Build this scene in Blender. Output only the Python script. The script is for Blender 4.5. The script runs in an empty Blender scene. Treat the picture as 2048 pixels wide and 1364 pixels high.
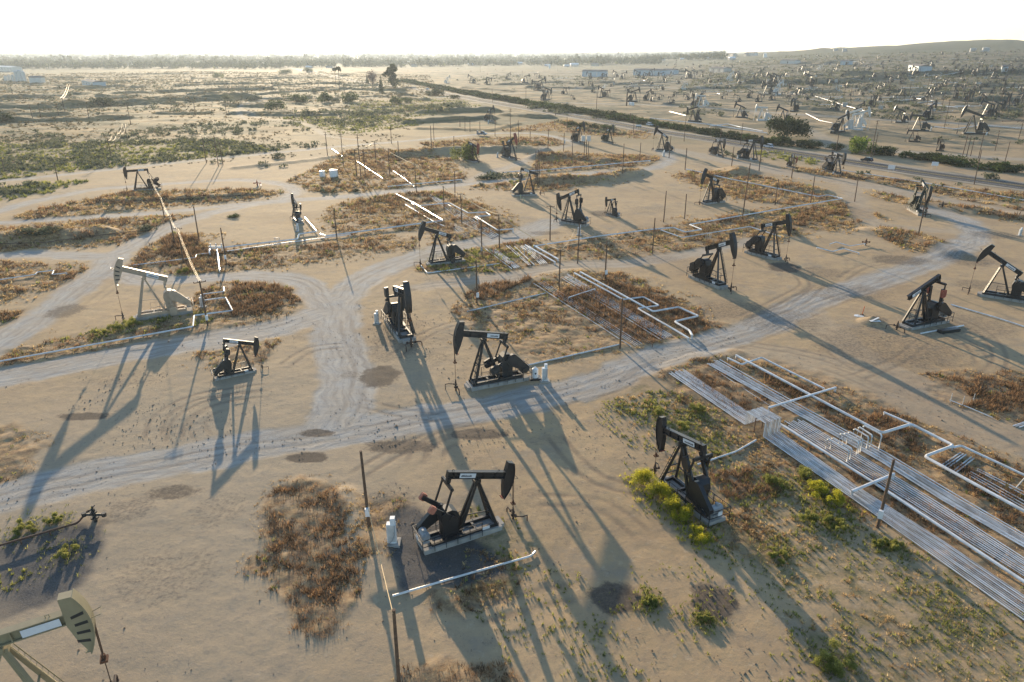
import bpy, math, random
import numpy as np
from mathutils import Vector, Matrix, Euler
random.seed(7); RNG = np.random.default_rng(11)
C = bpy.context.scene.collection
rad = math.radians
# ------------------------------------------------------------------ camera maths
CH = 40.0; FP = 1400.0; PITCH = math.atan(579/1400); SP, CP = math.sin(PITCH), math.cos(PITCH)
SUN_AZ = rad(-17.0); SUN_EL = rad(10.5)

def ray(px, py):
    u = (px-1024)/FP; v = (682-py)/FP
    return np.array((u, CP+v*SP, -SP+v*CP))

def sstep(a, b, x):
    t = np.clip((x-a)/(b-a), 0, 1); return t*t*(3-2*t)

def _hash(ix, iy, s):
    n = (ix.astype(np.int64)*374761393 + iy.astype(np.int64)*668265263 + s*1442695041) & 0xffffffff
    n = ((n ^ (n >> 13))*1274126177) & 0xffffffff
    n = n ^ (n >> 16)
    return (n & 0xffff)/65535.0

def vnoise(x, y, s=0):
    ix = np.floor(x); iy = np.floor(y); fx = x-ix; fy = y-iy
    fx = fx*fx*(3-2*fx); fy = fy*fy*(3-2*fy)
    a = _hash(ix, iy, s); b = _hash(ix+1, iy, s); c = _hash(ix, iy+1, s); d = _hash(ix+1, iy+1, s)
    return (a*(1-fx)+b*fx)*(1-fy)+(c*(1-fx)+d*fx)*fy

def fbm(x, y, s=0, o=4):
    r = 0; a = .5; t = 0; x, y = x*.866-y*.5, x*.5+y*.866
    for i in range(o):
        r = r+a*vnoise(x, y, s+i*17); t += a; x, y = (x*.799-y*.602)*2.03+5.1, (x*.602+y*.799)*2.03+1.7; a *= .5
    return r/t

# ------------------------------------------------------------------ terrain height
def h_hill(x, y):
    d = np.hypot(x, y); az = np.degrees(np.arctan2(x, y))
    top = np.interp(az, [-60, -20, 0, 8, 14, 20, 23.5, 27, 30, 33, 36, 40, 60],
                    [0, 0, 0, 6, 18, 40, 49, 58, 66, 71, 70, 66, 60])
    rise = top*np.clip((d-420)/2050, 0, 1)**1.15
    k = (d > 1100) & (top > 1) & (y > 0)
    if k.any(): rise[k] = rise[k]+np.clip((d[k]-1100)/900, 0, 1)*np.clip(top[k]/30, 0, 1)*((fbm(x[k]/170, y[k]/170, 88, 3)-.5)*15+(vnoise(x[k]/45, y[k]/45, 89)-.5)*4.5)
    return np.where(y > 0, rise, 0.)

BERMS = []   # (points Nx2, halfwidth, height)
MOUNDS = []  # (x, y, r, h)

def seg_dist(X, Y, P):
    """distance to polyline, arc-length, signed lateral"""
    best = np.full(X.shape, 1e9); al = np.zeros(X.shape); lat = np.zeros(X.shape); acc = 0.
    for (ax, ay), (bx, by) in zip(P[:-1], P[1:]):
        dx, dy = bx-ax, by-ay; L2 = dx*dx+dy*dy+1e-9; L = math.sqrt(L2)
        t = np.clip(((X-ax)*dx+(Y-ay)*dy)/L2, 0, 1)
        d = np.hypot(X-ax-t*dx, Y-ay-t*dy)
        m = d < best
        best = np.where(m, d, best); al = np.where(m, acc+t*L, al)
        lat = np.where(m, np.sign((X-ax)*dy-(Y-ay)*dx)*d, lat)
        acc += L
    return best, al, lat

def terrain(X, Y):
    X = np.asarray(X, float); Y = np.asarray(Y, float)
    Z = h_hill(X, Y)
    qx0, qx1, qy0, qy1 = X.min(), X.max(), Y.min(), Y.max()
    for P, hw, hh, (x0, y0, x1, y1) in BERMS:
        if x1 < qx0 or x0 > qx1 or y1 < qy0 or y0 > qy1: continue
        m = (X > x0) & (X < x1) & (Y > y0) & (Y < y1)
        if m.any():
            d, al, _ = seg_dist(X[m], Y[m], P)
            k = sstep(hw, hw*.18, d)
            k = k*hh*(.55+.5*vnoise(X[m]/9., Y[m]/9., 3)+.45*vnoise(X[m]/2.6, Y[m]/2.6, 4))
            Z[m] = np.maximum(Z[m], h_hill(X[m], Y[m])+k) if hh > 0 else Z[m]+k
    for mx, my, r, hh in MOUNDS:
        m = (np.abs(X-mx) < r) & (np.abs(Y-my) < r)
        if m.any():
            d = np.hypot(X[m]-mx, Y[m]-my)
            Z[m] = Z[m]+hh*np.clip(1-d/r, 0, 1)**1.2
    return Z

def gz(x, y): return float(terrain(np.array([x]), np.array([y]))[0])

def at(px, py, z=0.0):
    """ground point (plus z metres) seen at a photo pixel"""
    d = ray(px, py)
    if d[2] > -1e-4: d[2] = -1e-4
    t0 = (CH-z)/-d[2]
    lim = min(t0, 9000.); lo, hi = .05*lim, lim
    for n_ in (160, 24, 24):
        ts = np.linspace(lo, hi, n_); f = CH+d[2]*ts-terrain(d[0]*ts, d[1]*ts)-z
        neg = f <= 0
        if not neg.any(): lo = hi = ts[-1]; break
        k = int(np.argmax(neg)); hi = ts[k]; lo = ts[max(k-1, 0)]
    t = hi
    x, y = d[0]*t, d[1]*t
    return Vector((x, y, gz(x, y)+z))

def flat(px, py):
    d = ray(px, py); t = CH/-d[2]; return (d[0]*t, d[1]*t)

def FL(pts): return np.array([flat(*p) for p in pts])

def height_at(px, py, y):
    d = ray(px, py); t = y/d[1]; return CH+d[2]*t

def proj(x, y, z):
    z -= CH; dep = y*CP-z*SP; up = y*SP+z*CP
    return 1024+FP*x/dep, 682-FP*up/dep

def add_berm(P, hw, hh): BERMS.append((P, hw, hh, (*(P.min(0)-hw), *(P.max(0)+hw))))
for pts, hw, hh in [
    ([(797, 312), (880, 306), (960, 302), (1026, 299), (1085, 305)], 7, 2.0),
    ([(1077, 316), (1130, 312), (1210, 323)], 7, 1.3),
    ([(1078, 364), (1140, 360), (1197, 362), (1275, 346)], 6, 1.5),
    ([(848, 226), (980, 222)], 12, 2.4), ([(820, 246), (900, 240), (975, 237)], 10, 2.2), ([(1010, 232), (1094, 236)], 9, 1.8),
    ([(841, 258), (978, 261), (1036, 248)], 5, .8),
    ([(475, 336), (615, 321), (700, 309), (760, 302)], 4, .55),
    ([(212, 402), (360, 397), (510, 389)], 4, .6),
    ([(-40, 482), (120, 474), (200, 468)], 6, 1.5),
    ([(-40, 243), (120, 240), (246, 236)], 11, 2.2), ([(147, 211), (342, 204), (489, 196)], 18, 4.0),
    ([(325, 184), (533, 178)], 14, 2.6), ([(362, 172), (492, 167)], 14, 2.6), ([(-30, 200), (110, 193), (170, 188)], 14, 2.5),
    ([(240, 187), (300, 186)], 12, 2.2), ([(560, 186), (700, 178)], 10, 1.8), ([(120, 178), (240, 173)], 14, 2.4), ([(250, 150), (420, 146)], 16, 2.2),
    ([(520, 158), (690, 152)], 14, 2), ([(640, 198), (760, 193), (850, 200)], 9, 1.6),
    ([(1318, 750), (1345, 733), (1390, 717), (1470, 706)], 2.2, .14), ([(1048, 568), (1085, 553), (1120, 545), (1170, 541)], 2.5, .14),
    ([(1240, 694), (1300, 688), (1380, 679)], 1.8, .12),
    ([(1745, 462), (1830, 482), (1900, 507)], 5, .9), ([(1830, 405), (1950, 425), (2060, 438)], 5, 1.0), ([(1560, 372), (1640, 384)], 5, .9),
    ([(1410, 352), (1480, 347)], 4, .8),
    ([(1500, 178), (1640, 183), (1800, 180)], 14, 4.0), ([(1230, 172), (1320, 170)], 12, 2.5), ([(1690, 172), (1900, 178), (2060, 182)], 14, 4.5),
    ([(1340, 212), (1420, 214)], 9, 2.0), ([(1600, 225), (1655, 228)], 9, 2.2), ([(1060, 176), (1180, 180)], 10, 2.0), ([(1850, 282), (1960, 288)], 6, 1.2),
    ([(1000, 170), (1130, 166)], 12, 2.0), ([(930, 176), (1040, 184)], 9, 1.5),
    ([(690, 990), (735, 1060), (770, 1180)], 2.0, .35),
]:
    add_berm(FL(pts), hw, hh)
rr = random.Random(5)
for i in range(74):
    px = rr.uniform(-60, 760); py = rr.uniform(133, 232); L = rr.uniform(30, 130)*(1.3 if py < 170 else 1)
    add_berm(FL([(px, py), (px+L*.5, py+rr.uniform(-2, 2)), (px+L, py-rr.uniform(0, 3))]), rr.uniform(4, 8.5), rr.uniform(.9, 2.3))
for i in range(70):
    px = rr.uniform(900, 2050); py = rr.uniform(128, 235)
    if py > 150+(px-880)*.075: continue
    L = rr.uniform(25, 110)
    add_berm(FL([(px, py), (px+L*.5, py+rr.uniform(-1, 2)), (px+L, py+rr.uniform(-1, 2))]), rr.uniform(4, 9), rr.uniform(1.0, 2.6))
for px, py, r, hh in [(1476, 343, 9, 2.6), (1744, 645, 2.4, 1.15), (1700, 268, 16, 2.2), (1180, 262, 8, 1.5), (905, 470, 3, .3), (1090, 318, 8, 1.2)]:
    x, y = flat(px, py); MOUNDS.append((x, y, r, hh))

# ------------------------------------------------------------------ materials
def mat(name, col, rough=.8, metal=0., var=.25, scale=3., col2=None, bump=0., spec=.3):
    m = bpy.data.materials.new(name); m.use_nodes = True
    nt = m.node_tree; N = nt.nodes; b = N['Principled BSDF']
    b.inputs['Roughness'].default_value = rough; b.inputs['Metallic'].default_value = metal
    b.inputs['Specular IOR Level'].default_value = spec
    tc = N.new('ShaderNodeTexCoord'); nz = N.new('ShaderNodeTexNoise'); nz.inputs['Scale'].default_value = scale; nz.inputs['Detail'].default_value = 5
    nt.links.new(tc.outputs['Object'], nz.inputs['Vector'])
    r = N.new('ShaderNodeValToRGB'); c2 = col2 or [c*(1-var) for c in col]
    r.color_ramp.elements[0].position = .32; r.color_ramp.elements[1].position = .68
    r.color_ramp.elements[0].color = (*c2, 1); r.color_ramp.elements[1].color = (*col, 1)
    nt.links.new(nz.outputs['Fac'], r.inputs['Fac']); nt.links.new(r.outputs['Color'], b.inputs['Base Color'])
    if bump:
        bp = N.new('ShaderNodeBump'); bp.inputs['Strength'].default_value = bump; bp.inputs['Distance'].default_value = .02
        nt.links.new(nz.outputs['Fac'], bp.inputs['Height']); nt.links.new(bp.outputs['Normal'], b.inputs['Normal'])
    return m

M = dict(
    black=mat('black_paint', (.022, .022, .024), .42, 0, .3, 2, spec=.5),
    black2=mat('dusty_black_paint', (.04, .038, .036), .55, 0, .35, 1.5, col2=(.024, .023, .023), spec=.45),
    tan=mat('tan_paint', (.50, .38, .27), .5, 0, .2, 2),
    olive=mat('olive_tan_paint', (.33, .275, .165), .5, 0, .18, 2),
    brown=mat('rusty_brown_paint', (.085, .055, .042), .7, 0, .4, 2),
    rust=mat('rust', (.17, .075, .04), .85, 0, .45, 4),
    redrust=mat('red_rust_paint', (.33, .09, .06), .7, 0, .35, 3),
    orange=mat('orange_paint', (.52, .20, .13), .6, 0, .3, 3),
    green=mat('green_paint', (.05, .06, .047), .6, 0, .3, 2),
    grey=mat('grey_paint', (.33, .34, .35), .5, 0, .2, 2),
    white=mat('white_paint', (.78, .78, .77), .4, 0, .1, 2),
    offwhite=mat('weathered_white', (.62, .60, .56), .55, 0, .22, 2),
    concrete=mat('concrete', (.40, .37, .33), .9, 0, .3, 1.2, bump=.3),
    pipe=mat('white_pipe_wrap', (.78, .78, .78), .32, .0, .35, 1.1, col2=(.56, .54, .51), spec=.6),
    pipe2=mat('aged_pipe_wrap', (.70, .69, .67), .34, .0, .4, .8, col2=(.36, .32, .28), spec=.6),
    steel=mat('galvanised_steel', (.55, .55, .54), .35, .8, .2, 3),
    rustpipe=mat('rusty_pipe', (.13, .075, .05), .8, 0, .4, 2),
    wood=mat('pole_wood', (.17, .105, .065), .85, 0, .4, 5, col2=(.09, .06, .042), bump=.3),
    wire=mat('bare_wire', (.50, .38, .22), .6, .2, .1, 3),
    cable=mat('bridle_cable', (.13, .085, .06), .6, .4, .2, 3),
    sign=mat('sign_white', (.72, .72, .72), .5, 0, .08, 2),
    ink=mat('sign_ink', (.05, .05, .06), .6, 0, .1, 2),
    rubber=mat('rubber', (.02, .02, .02), .8, 0, .1, 3),
    glass=mat('car_glass', (.03, .035, .04), .1, 0, .1, 3, spec=.7),
    carwhite=mat('car_white', (.72, .72, .73), .25, 0, .05, 1, spec=.6),
    cardark=mat('car_dark', (.03, .032, .036), .25, 0, .05, 1, spec=.6),
    carblue=mat('pickup_blue_grey', (.17, .21, .27), .3, .2, .1, 1, spec=.6),
    lamp=mat('car_lamp', (.6, .58, .5), .2, 0, .05, 1), tail=mat('tail_lamp', (.4, .02, .02), .3, 0, .05, 1),
    bluewall=mat('pale_blue_metal_wall', (.42, .50, .55), .5, 0, .15, .2),
    wall=mat('pale_stucco', (.45, .42, .38), .8, 0, .2, .1), roof=mat('grey_roof', (.22, .20, .19), .95, 0, .3, .1, spec=.05),
    bark=mat('bark', (.10, .075, .055), .9, 0, .3, 4),
    conecol=mat('marker_orange', (.75, .16, .05), .6, 0, .1, 3),
    dirt=mat('loose_dirt', (.27, .20, .135), .95, 0, .3, 2, bump=.5),
)

def leafmat(name, c1, c2, c3, trans=.35):
    m = bpy.data.materials.new(name); m.use_nodes = True
    nt = m.node_tree; N = nt.nodes; N.clear()
    out = N.new('ShaderNodeOutputMaterial'); a = N.new('ShaderNodeAttribute'); a.attribute_name = 'tint'
    r = N.new('ShaderNodeValToRGB'); e = r.color_ramp.elements
    e[0].color = (*c1, 1); e[1].color = (*c3, 1); x = e.new(.5); x.color = (*c2, 1)
    d = N.new('ShaderNodeBsdfDiffuse'); t = N.new('ShaderNodeBsdfTranslucent'); mx = N.new('ShaderNodeMixShader'); mx.inputs[0].default_value = trans
    nt.links.new(a.outputs['Fac'], r.inputs['Fac'])
    nt.links.new(r.outputs['Color'], d.inputs['Color']); nt.links.new(r.outputs['Color'], t.inputs['Color'])
    nt.links.new(d.outputs[0], mx.inputs[1]); nt.links.new(t.outputs[0], mx.inputs[2]); nt.links.new(mx.outputs[0], out.inputs['Surface'])
    return m
M['drygrass'] = leafmat('dry_grass', (.30, .19, .09), (.54, .37, .175), (.70, .54, .29), .52)
M['deadweed'] = leafmat('dead_weed', (.11, .075, .05), (.23, .145, .085), (.42, .25, .125), .42)
M['greenweed'] = leafmat('green_weed', (.12, .135, .04), (.24, .25, .065), (.40, .37, .12), .5)
M['mustard'] = leafmat('mustard_weed', (.13, .15, .03), (.32, .32, .045), (.66, .58, .06), .55)
M['plaingrass'] = leafmat('plain_grass', (.10, .09, .045), (.19, .15, .075), (.34, .25, .12), .4)
M['scrub'] = leafmat('saltbush', (.075, .085, .055), (.135, .145, .09), (.22, .215, .13), .38)
M['leaf_dark'] = leafmat('dark_leaves', (.025, .035, .018), (.05, .065, .03), (.09, .105, .05), .3)
M['leaf_mid'] = leafmat('mid_leaves', (.04, .06, .022), (.075, .10, .035), (.13, .16, .05), .35)
M['leaf_bright'] = leafmat('bright_leaves', (.09, .13, .03), (.16, .21, .045), (.27, .32, .07), .45)
M['leaf_willow'] = leafmat('willow_leaves', (.09, .11, .035), (.16, .18, .055), (.25, .26, .08), .45)
M['leaf_purple'] = leafmat('purple_twigs', (.10, .07, .07), (.16, .115, .11), (.21, .16, .14), .3)

# ------------------------------------------------------------------ mesh builder
class MB:
    def __init__(s): s.v = []; s.f = []; s.X = None
    def add(s, vs, fs):
        o = len(s.v)
        if s.X is not None: vs = [tuple(s.X @ Vector(p)) for p in vs]
        s.v += [tuple(p) for p in vs]; s.f += [tuple(i+o for i in f) for f in fs]; return s
    def box(s, x0, x1, y0, y1, z0, z1):
        return s.add([(x0, y0, z0), (x1, y0, z0), (x1, y1, z0), (x0, y1, z0), (x0, y0, z1), (x1, y0, z1), (x1, y1, z1), (x0, y1, z1)],
                     [(0, 3, 2, 1), (4, 5, 6, 7), (0, 1, 5, 4), (1, 2, 6, 5), (2, 3, 7, 6), (3, 0, 4, 7)])
    def frame(s, p, q):
        p, q = Vector(p), Vector(q); d = (q-p).normalized()
        u = Vector((0, 0, 1)) if abs(d.z) < .95 else Vector((1, 0, 0))
        a = d.cross(u).normalized(); b = a.cross(d).normalized(); return p, q, a, b
    def bar(s, p, q, w, h=None, w2=None, h2=None):
        h = h or w; w2 = w2 or w; h2 = h2 or h
        p, q, a, b = s.frame(p, q); vs = []
        for c, ww, hh in ((p, w, h), (q, w2, h2)):
            for i, j in ((-1, -1), (1, -1), (1, 1), (-1, 1)): vs.append(c+a*(i*ww/2)+b*(j*hh/2))
        return s.add(vs, [(0, 3, 2, 1), (4, 5, 6, 7), (0, 1, 5, 4), (1, 2, 6, 5), (2, 3, 7, 6), (3, 0, 4, 7)])
    def cyl(s, p, q, r, r2=None, n=10):
        r2 = r if r2 is None else r2; p, q, a, b = s.frame(p, q); vs = []
        for c, k in ((p, r), (q, r2)):
            for i in range(n):
                t = 2*math.pi*i/n; vs.append(c+a*(k*math.cos(t))+b*(k*math.sin(t)))
        fs = [(i, (i+1) % n, n+(i+1) % n, n+i) for i in range(n)]
        return s.add(vs, fs+[tuple(range(n))[::-1], tuple(range(n, 2*n))])
    def tube(s, pts, r, n=8, closed_ends=True):
        P = [Vector(p) for p in pts]; vs = []; k = len(P)
        for i in range(k):
            d0 = (P[i]-P[i-1]).normalized() if i else (P[1]-P[0]).normalized()
            d1 = (P[i+1]-P[i]).normalized() if i < k-1 else d0
            t = (d0+d1)
            t = t.normalized() if t.length > 1e-5 else d0
            u = Vector((0, 0, 1)) if abs(t.z) < .9 else Vector((t.y, -t.x, .3) if abs(t.x)+abs(t.y) > .05 else (1, 0, 0))
            a = t.cross(u).normalized(); b = a.cross(t).normalized()
            sc = 1/max(.5, t.dot(d0))**.5
            for j in range(n):
                w = 2*math.pi*j/n; vs.append(P[i]+a*(r*sc*math.cos(w))+b*(r*sc*math.sin(w)))
        fs = [(i*n+j, i*n+(j+1) % n, (i+1)*n+(j+1) % n, (i+1)*n+j) for i in range(k-1) for j in range(n)]
        fs += [tuple(range(n))[::-1], tuple(range((k-1)*n, k*n))]
        return s.add(vs, fs)
    def prism(s, outline, y0, y1):
        n = len(outline)
        vs = [(x, y0, z) for x, z in outline]+[(x, y1, z) for x, z in outline]
        return s.add(vs, [tuple(range(n)), tuple(range(2*n-1, n-1, -1))]+[(i, n+i, n+(i+1) % n, (i+1) % n) for i in range(n)])
    def mesh(s, name, material, smooth=False):
        me = bpy.data.meshes.new(name); me.from_pydata(s.v, [], s.f); me.materials.append(material)
        if smooth:
            me.shade_smooth()
            try: me.set_sharp_from_angle(angle=rad(40))
            except Exception: pass
        me.update(); return me
    def build(s, name, material, parent=None, smooth=False):
        o = bpy.data.objects.new(name, s.mesh(name, material, smooth)); C.objects.link(o)
        if parent: o.parent = parent
        return o

def tag(o, label=None, cat=None, group=None, kind=None):
    if label: o['label'] = label
    if cat: o['category'] = cat
    if group: o['group'] = group
    if kind: o['kind'] = kind
    return o

def empty(name, loc, rz=0., sc=1.):
    o = bpy.data.objects.new(name, None); C.objects.link(o); o.location = loc; o.rotation_euler = (0, 0, rz); o.scale = (sc,)*3
    o.empty_display_size = .3; return o

def copy_tree(o, parent=None):
    c = o.copy(); C.objects.link(c)
    if parent: c.parent = parent
    for ch in o.children: copy_tree(ch, c)
    return c

# labels: a thing is told apart by the landmark it stands at
LAND = []; USED = {}
def place_label(noun, px, py, group=None, maxw=16):
    for skip in range(14):
        c = sorted(LAND, key=lambda l: math.hypot((l[0]-px), (l[1]-py)*2.2))
        if skip >= len(c): break
        lx, ly, ph = c[skip]; dx, dy = px-lx, (py-ly)*2.2
        far = math.hypot(dx, dy)
        if abs(dx) > abs(dy): rel = 'left of' if dx < 0 else 'right of'
        else: rel = 'behind' if dy < 0 else 'in front of'
        for lab in ([f'{noun} just {rel} {ph}'] if far < 60 else [])+[f'{noun} {rel} {ph}']+([f'{noun} well {rel} {ph}'] if far > 120 else []):
            if lab not in USED and len(lab.split()) <= maxw: USED[lab] = 1; return lab
    return None

def mesh_np(name, V, F, material, tint=None, smooth=False):
    """V (n,3), F (m,k) ints"""
    me = bpy.data.meshes.new(name); n, (m, k) = len(V), F.shape
    me.vertices.add(n); me.vertices.foreach_set('co', np.ascontiguousarray(V, np.float32).ravel())
    me.loops.add(m*k); me.loops.foreach_set('vertex_index', np.ascontiguousarray(F, np.int32).ravel())
    me.polygons.add(m); me.polygons.foreach_set('loop_start', np.arange(0, m*k, k, dtype=np.int32))
    if smooth: me.polygons.foreach_set('use_smooth', np.ones(m, bool))
    if tint is not None:
        a = me.attributes.new('tint', 'FLOAT', 'POINT'); a.data.foreach_set('value', np.ascontiguousarray(tint, np.float32))
    me.materials.append(material); me.update(calc_edges=True); me.validate(); return me

# ------------------------------------------------------------------ ground layout (photo pixels -> ground polygons)
ROADS = [  # points, width m
    ([(-120, 1035), (40, 985), (200, 948), (450, 902), (700, 862), (900, 828), (1060, 798), (1200, 763), (1300, 722), (1420, 688), (1520, 653), (1640, 597), (1760, 560), (1860, 522), (1930, 490), (1950, 462), (1915, 436), (1850, 418)], 6.5),
    ([(660, 860), (690, 800), (690, 730), (672, 660), (680, 600), (745, 548), (860, 506), (960, 484), (1040, 470), (1100, 444)], 7.5),
    ([(670, 640), (640, 590), (590, 560), (500, 551), (420, 556), (300, 560), (225, 545), (180, 560), (100, 618), (0, 690), (-80, 735)], 6),
    ([(-60, 516), (60, 508), (170, 512), (230, 508), (290, 480), (350, 450), (430, 424), (500, 410), (580, 400), (680, 394), (800, 382), (900, 372), (1040, 358), (1200, 345), (1300, 337), (1340, 318), (1320, 300)], 5.5),
    ([(230, 508), (205, 540), (150, 578), (85, 630), (0, 688)], 6),
    ([(-60, 450), (120, 438), (300, 427), (430, 414), (520, 405)], 4.5),
    ([(-60, 440), (40, 410), (120, 392), (200, 378), (330, 368), (470, 360), (560, 368), (590, 382), (570, 398)], 5),
    ([(-60, 368), (100, 352), (250, 336), (420, 318), (560, 305), (700, 291), (800, 283), (900, 274), (1000, 266), (1080, 268), (1150, 285)], 5),
    ([(-60, 765), (60, 745), (239, 711), (444, 677), (560, 655), (650, 625)], 7),
    ([(840, 575), (930, 562), (1026, 552), (1128, 531), (1265, 526), (1400, 505), (1500, 480)], 5),
    ([(1336, 299), (1440, 318), (1556, 343), (1720, 368), (1850, 395), (1960, 415), (2100, 440)], 11),
    ([(915, 372), (960, 352), (1010, 336), (1060, 318), (1100, 300), (1150, 288)], 4.5),
    ([(1440, 690), (1600, 720), (1740, 770), (1900, 835), (2100, 900)], 8),
    ([(1600, 620), (1680, 680), (1760, 740), (1900, 790)], 6),
    ([(490, 240), (480, 215), (545, 195)], 3.2), ([(485, 220), (520, 236), (590, 243), (630, 257), (655, 272), (720, 280)], 3.2),
    ([(1700, 372), (1720, 420), (1760, 450), (1900, 462)], 6),
    ([(900, 205), (1100, 206), (1300, 212), (1500, 226), (1700, 240), (2100, 262)], 10), ([(1700, 320), (1620, 262), (1500, 225)], 8), ([(1750, 300), (1900, 310), (2100, 322)], 10),
    ([(880, 196), (1000, 188), (1120, 182), (1250, 176), (1420, 186), (1600, 200)], 10), ([(1350, 150), (1600, 152), (1900, 160)], 14), ([(1000, 150), (1200, 152), (1400, 160)], 12),
]
LITTER = [  # orange brown dead grass
    [(-60, 705), (130, 680), (280, 650), (400, 640), (450, 645), (420, 668), (240, 703), (100, 733), (-60, 755)],
    [(395, 585), (440, 566), (520, 559), (585, 570), (612, 600), (585, 628), (520, 648), (440, 656), (395, 640)],
    [(255, 535), (300, 492), (345, 465), (395, 470), (420, 500), (620, 492), (760, 470), (830, 476), (830, 498), (700, 509), (560, 532), (430, 543), (330, 556)],
    [(660, 412), (800, 386), (880, 384), (960, 410), (1030, 452), (1040, 468), (960, 481), (870, 478), (845, 458), (700, 470), (655, 455)],
    [(880, 482), (980, 490), (1060, 480), (1120, 500), (1130, 522), (1040, 545), (880, 545), (830, 540), (840, 520)],
    [(905, 612), (1000, 590), (1060, 573), (1150, 543), (1250, 550), (1380, 610), (1450, 652), (1400, 676), (1250, 697), (1090, 728), (1010, 690), (950, 665)],
    [(1310, 745), (1400, 718), (1480, 705), (1600, 735), (1700, 768), (1850, 845), (2100, 955), (2100, 1260), (1950, 1165), (1750, 1040), (1640, 985), (1540, 930), (1470, 880), (1350, 790)],
    [(1840, 765), (1900, 742), (2100, 742), (2100, 860), (1940, 822), (1870, 795)],
    [(1110, 490), (1250, 470), (1400, 440), (1560, 420), (1700, 405), (1765, 432), (1700, 450), (1560, 475), (1400, 497), (1250, 513), (1130, 520)],
    [(1340, 352), (1400, 342), (1500, 350), (1620, 376), (1690, 402), (1600, 410), (1500, 402), (1450, 388)],
    [(1740, 466), (1800, 456), (1880, 480), (1920, 506), (1880, 512), (1800, 492)],
    [(520, 990), (600, 950), (660, 960), (692, 1000), (690, 1080), (730, 1150), (705, 1200), (640, 1282), (590, 1272), (560, 1200), (545, 1150), (495, 1135), (530, 1100), (512, 1040)],
    [(700, 980), (740, 1000), (800, 990), (815, 1010), (760, 1080), (735, 1120)],
    [(780, 1380), (850, 1328), (950, 1322), (1030, 1352), (1060, 1420), (780, 1420)],
    [(-60, 855), (50, 858), (80, 900), (40, 970), (-60, 1010)],
    [(-60, 520), (100, 528), (168, 540), (120, 572), (-60, 615)], [(-60, 632), (60, 620), (30, 640), (-60, 665)],
    [(40, 428), (250, 384), (500, 378), (570, 384), (480, 400), (300, 415), (60, 440)],
    [(-60, 465), (120, 446), (300, 432), (405, 430), (340, 455), (250, 488), (-60, 505)],
    [(940, 372), (1050, 350), (1200, 352), (1280, 340), (1210, 366), (1080, 384)], [(1080, 306), (1330, 312), (1290, 332), (1060, 345), (1075, 325)],
    [(560, 372), (700, 300), (830, 300), (900, 320), (930, 360), (800, 378), (660, 385), (600, 378)],
    [(1010, 275), (1130, 272), (1120, 292), (1020, 292)], [(840, 285), (1010, 275), (1040, 295), (880, 303)],
    [(1000, 262), (1130, 240), (1250, 262), (1300, 262), (1290, 278), (1100, 262)],
    [(1750, 380), (1900, 396), (2100, 425), (2100, 450), (1900, 420), (1760, 400)],
    [(1560, 350), (1700, 365), (1850, 385), (2100, 412), (2100, 395), (1800, 362), (1600, 335)],
    [(930, 1100), (1030, 1110), (1035, 1190), (1010, 1215), (940, 1190)], [(590, 1000), (640, 980), (650, 1000), (600, 1020)],
    [(400, 690), (520, 676), (555, 690), (530, 720), (420, 740)],
    [(1380, 1000), (1450, 1000), (1540, 1080), (1575, 1110), (1540, 1140), (1450, 1080)],
    [(855, 1180), (1000, 1170), (990, 1220), (870, 1225)],
]
GREENP = [  # green ground weeds
    [(1230, 800), (1290, 780), (1360, 790), (1450, 830), (1480, 880), (1420, 920), (1330, 870), (1260, 850)],
    [(1330, 920), (1500, 900), (1700, 1000), (1720, 1060), (1560, 1130), (1430, 1060)],
    [(1640, 1400), (1620, 1270), (1700, 1200), (1850, 1180), (2100, 1250), (2100, 1400)],
    [(1420, 1080), (1600, 1060), (1900, 1140), (2100, 1270), (1900, 1300), (1600, 1180)],
    [(-60, 720), (100, 690), (260, 640), (400, 625), (420, 645), (300, 660), (120, 690)],
    [(-60, 290), (200, 285), (460, 280), (560, 300), (400, 322), (150, 345), (-60, 365)],
    [(840, 500), (1060, 500), (1050, 540), (850, 545)],
    [(0, 1070), (100, 1040), (120, 1055), (0, 1090)], [(90, 1090), (160, 1075), (170, 1100), (95, 1140)], [(-40, 1145), (70, 1140), (60, 1160), (-40, 1185)],
    [(1500, 302), (1540, 302), (1640, 322), (1620, 330), (1530, 318)],
    [(700, 205), (900, 195), (970, 215), (850, 232), (700, 250)],
    [(560, 235), (760, 232), (840, 250), (700, 270), (600, 255)],
    [(940, 1010), (1060, 1080), (1020, 1180), (940, 1160)], [(1280, 1150), (1330, 1190), (1280, 1230)],
    [(-60, 388), (60, 366), (180, 362), (100, 385), (-60, 415)],
]
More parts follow.
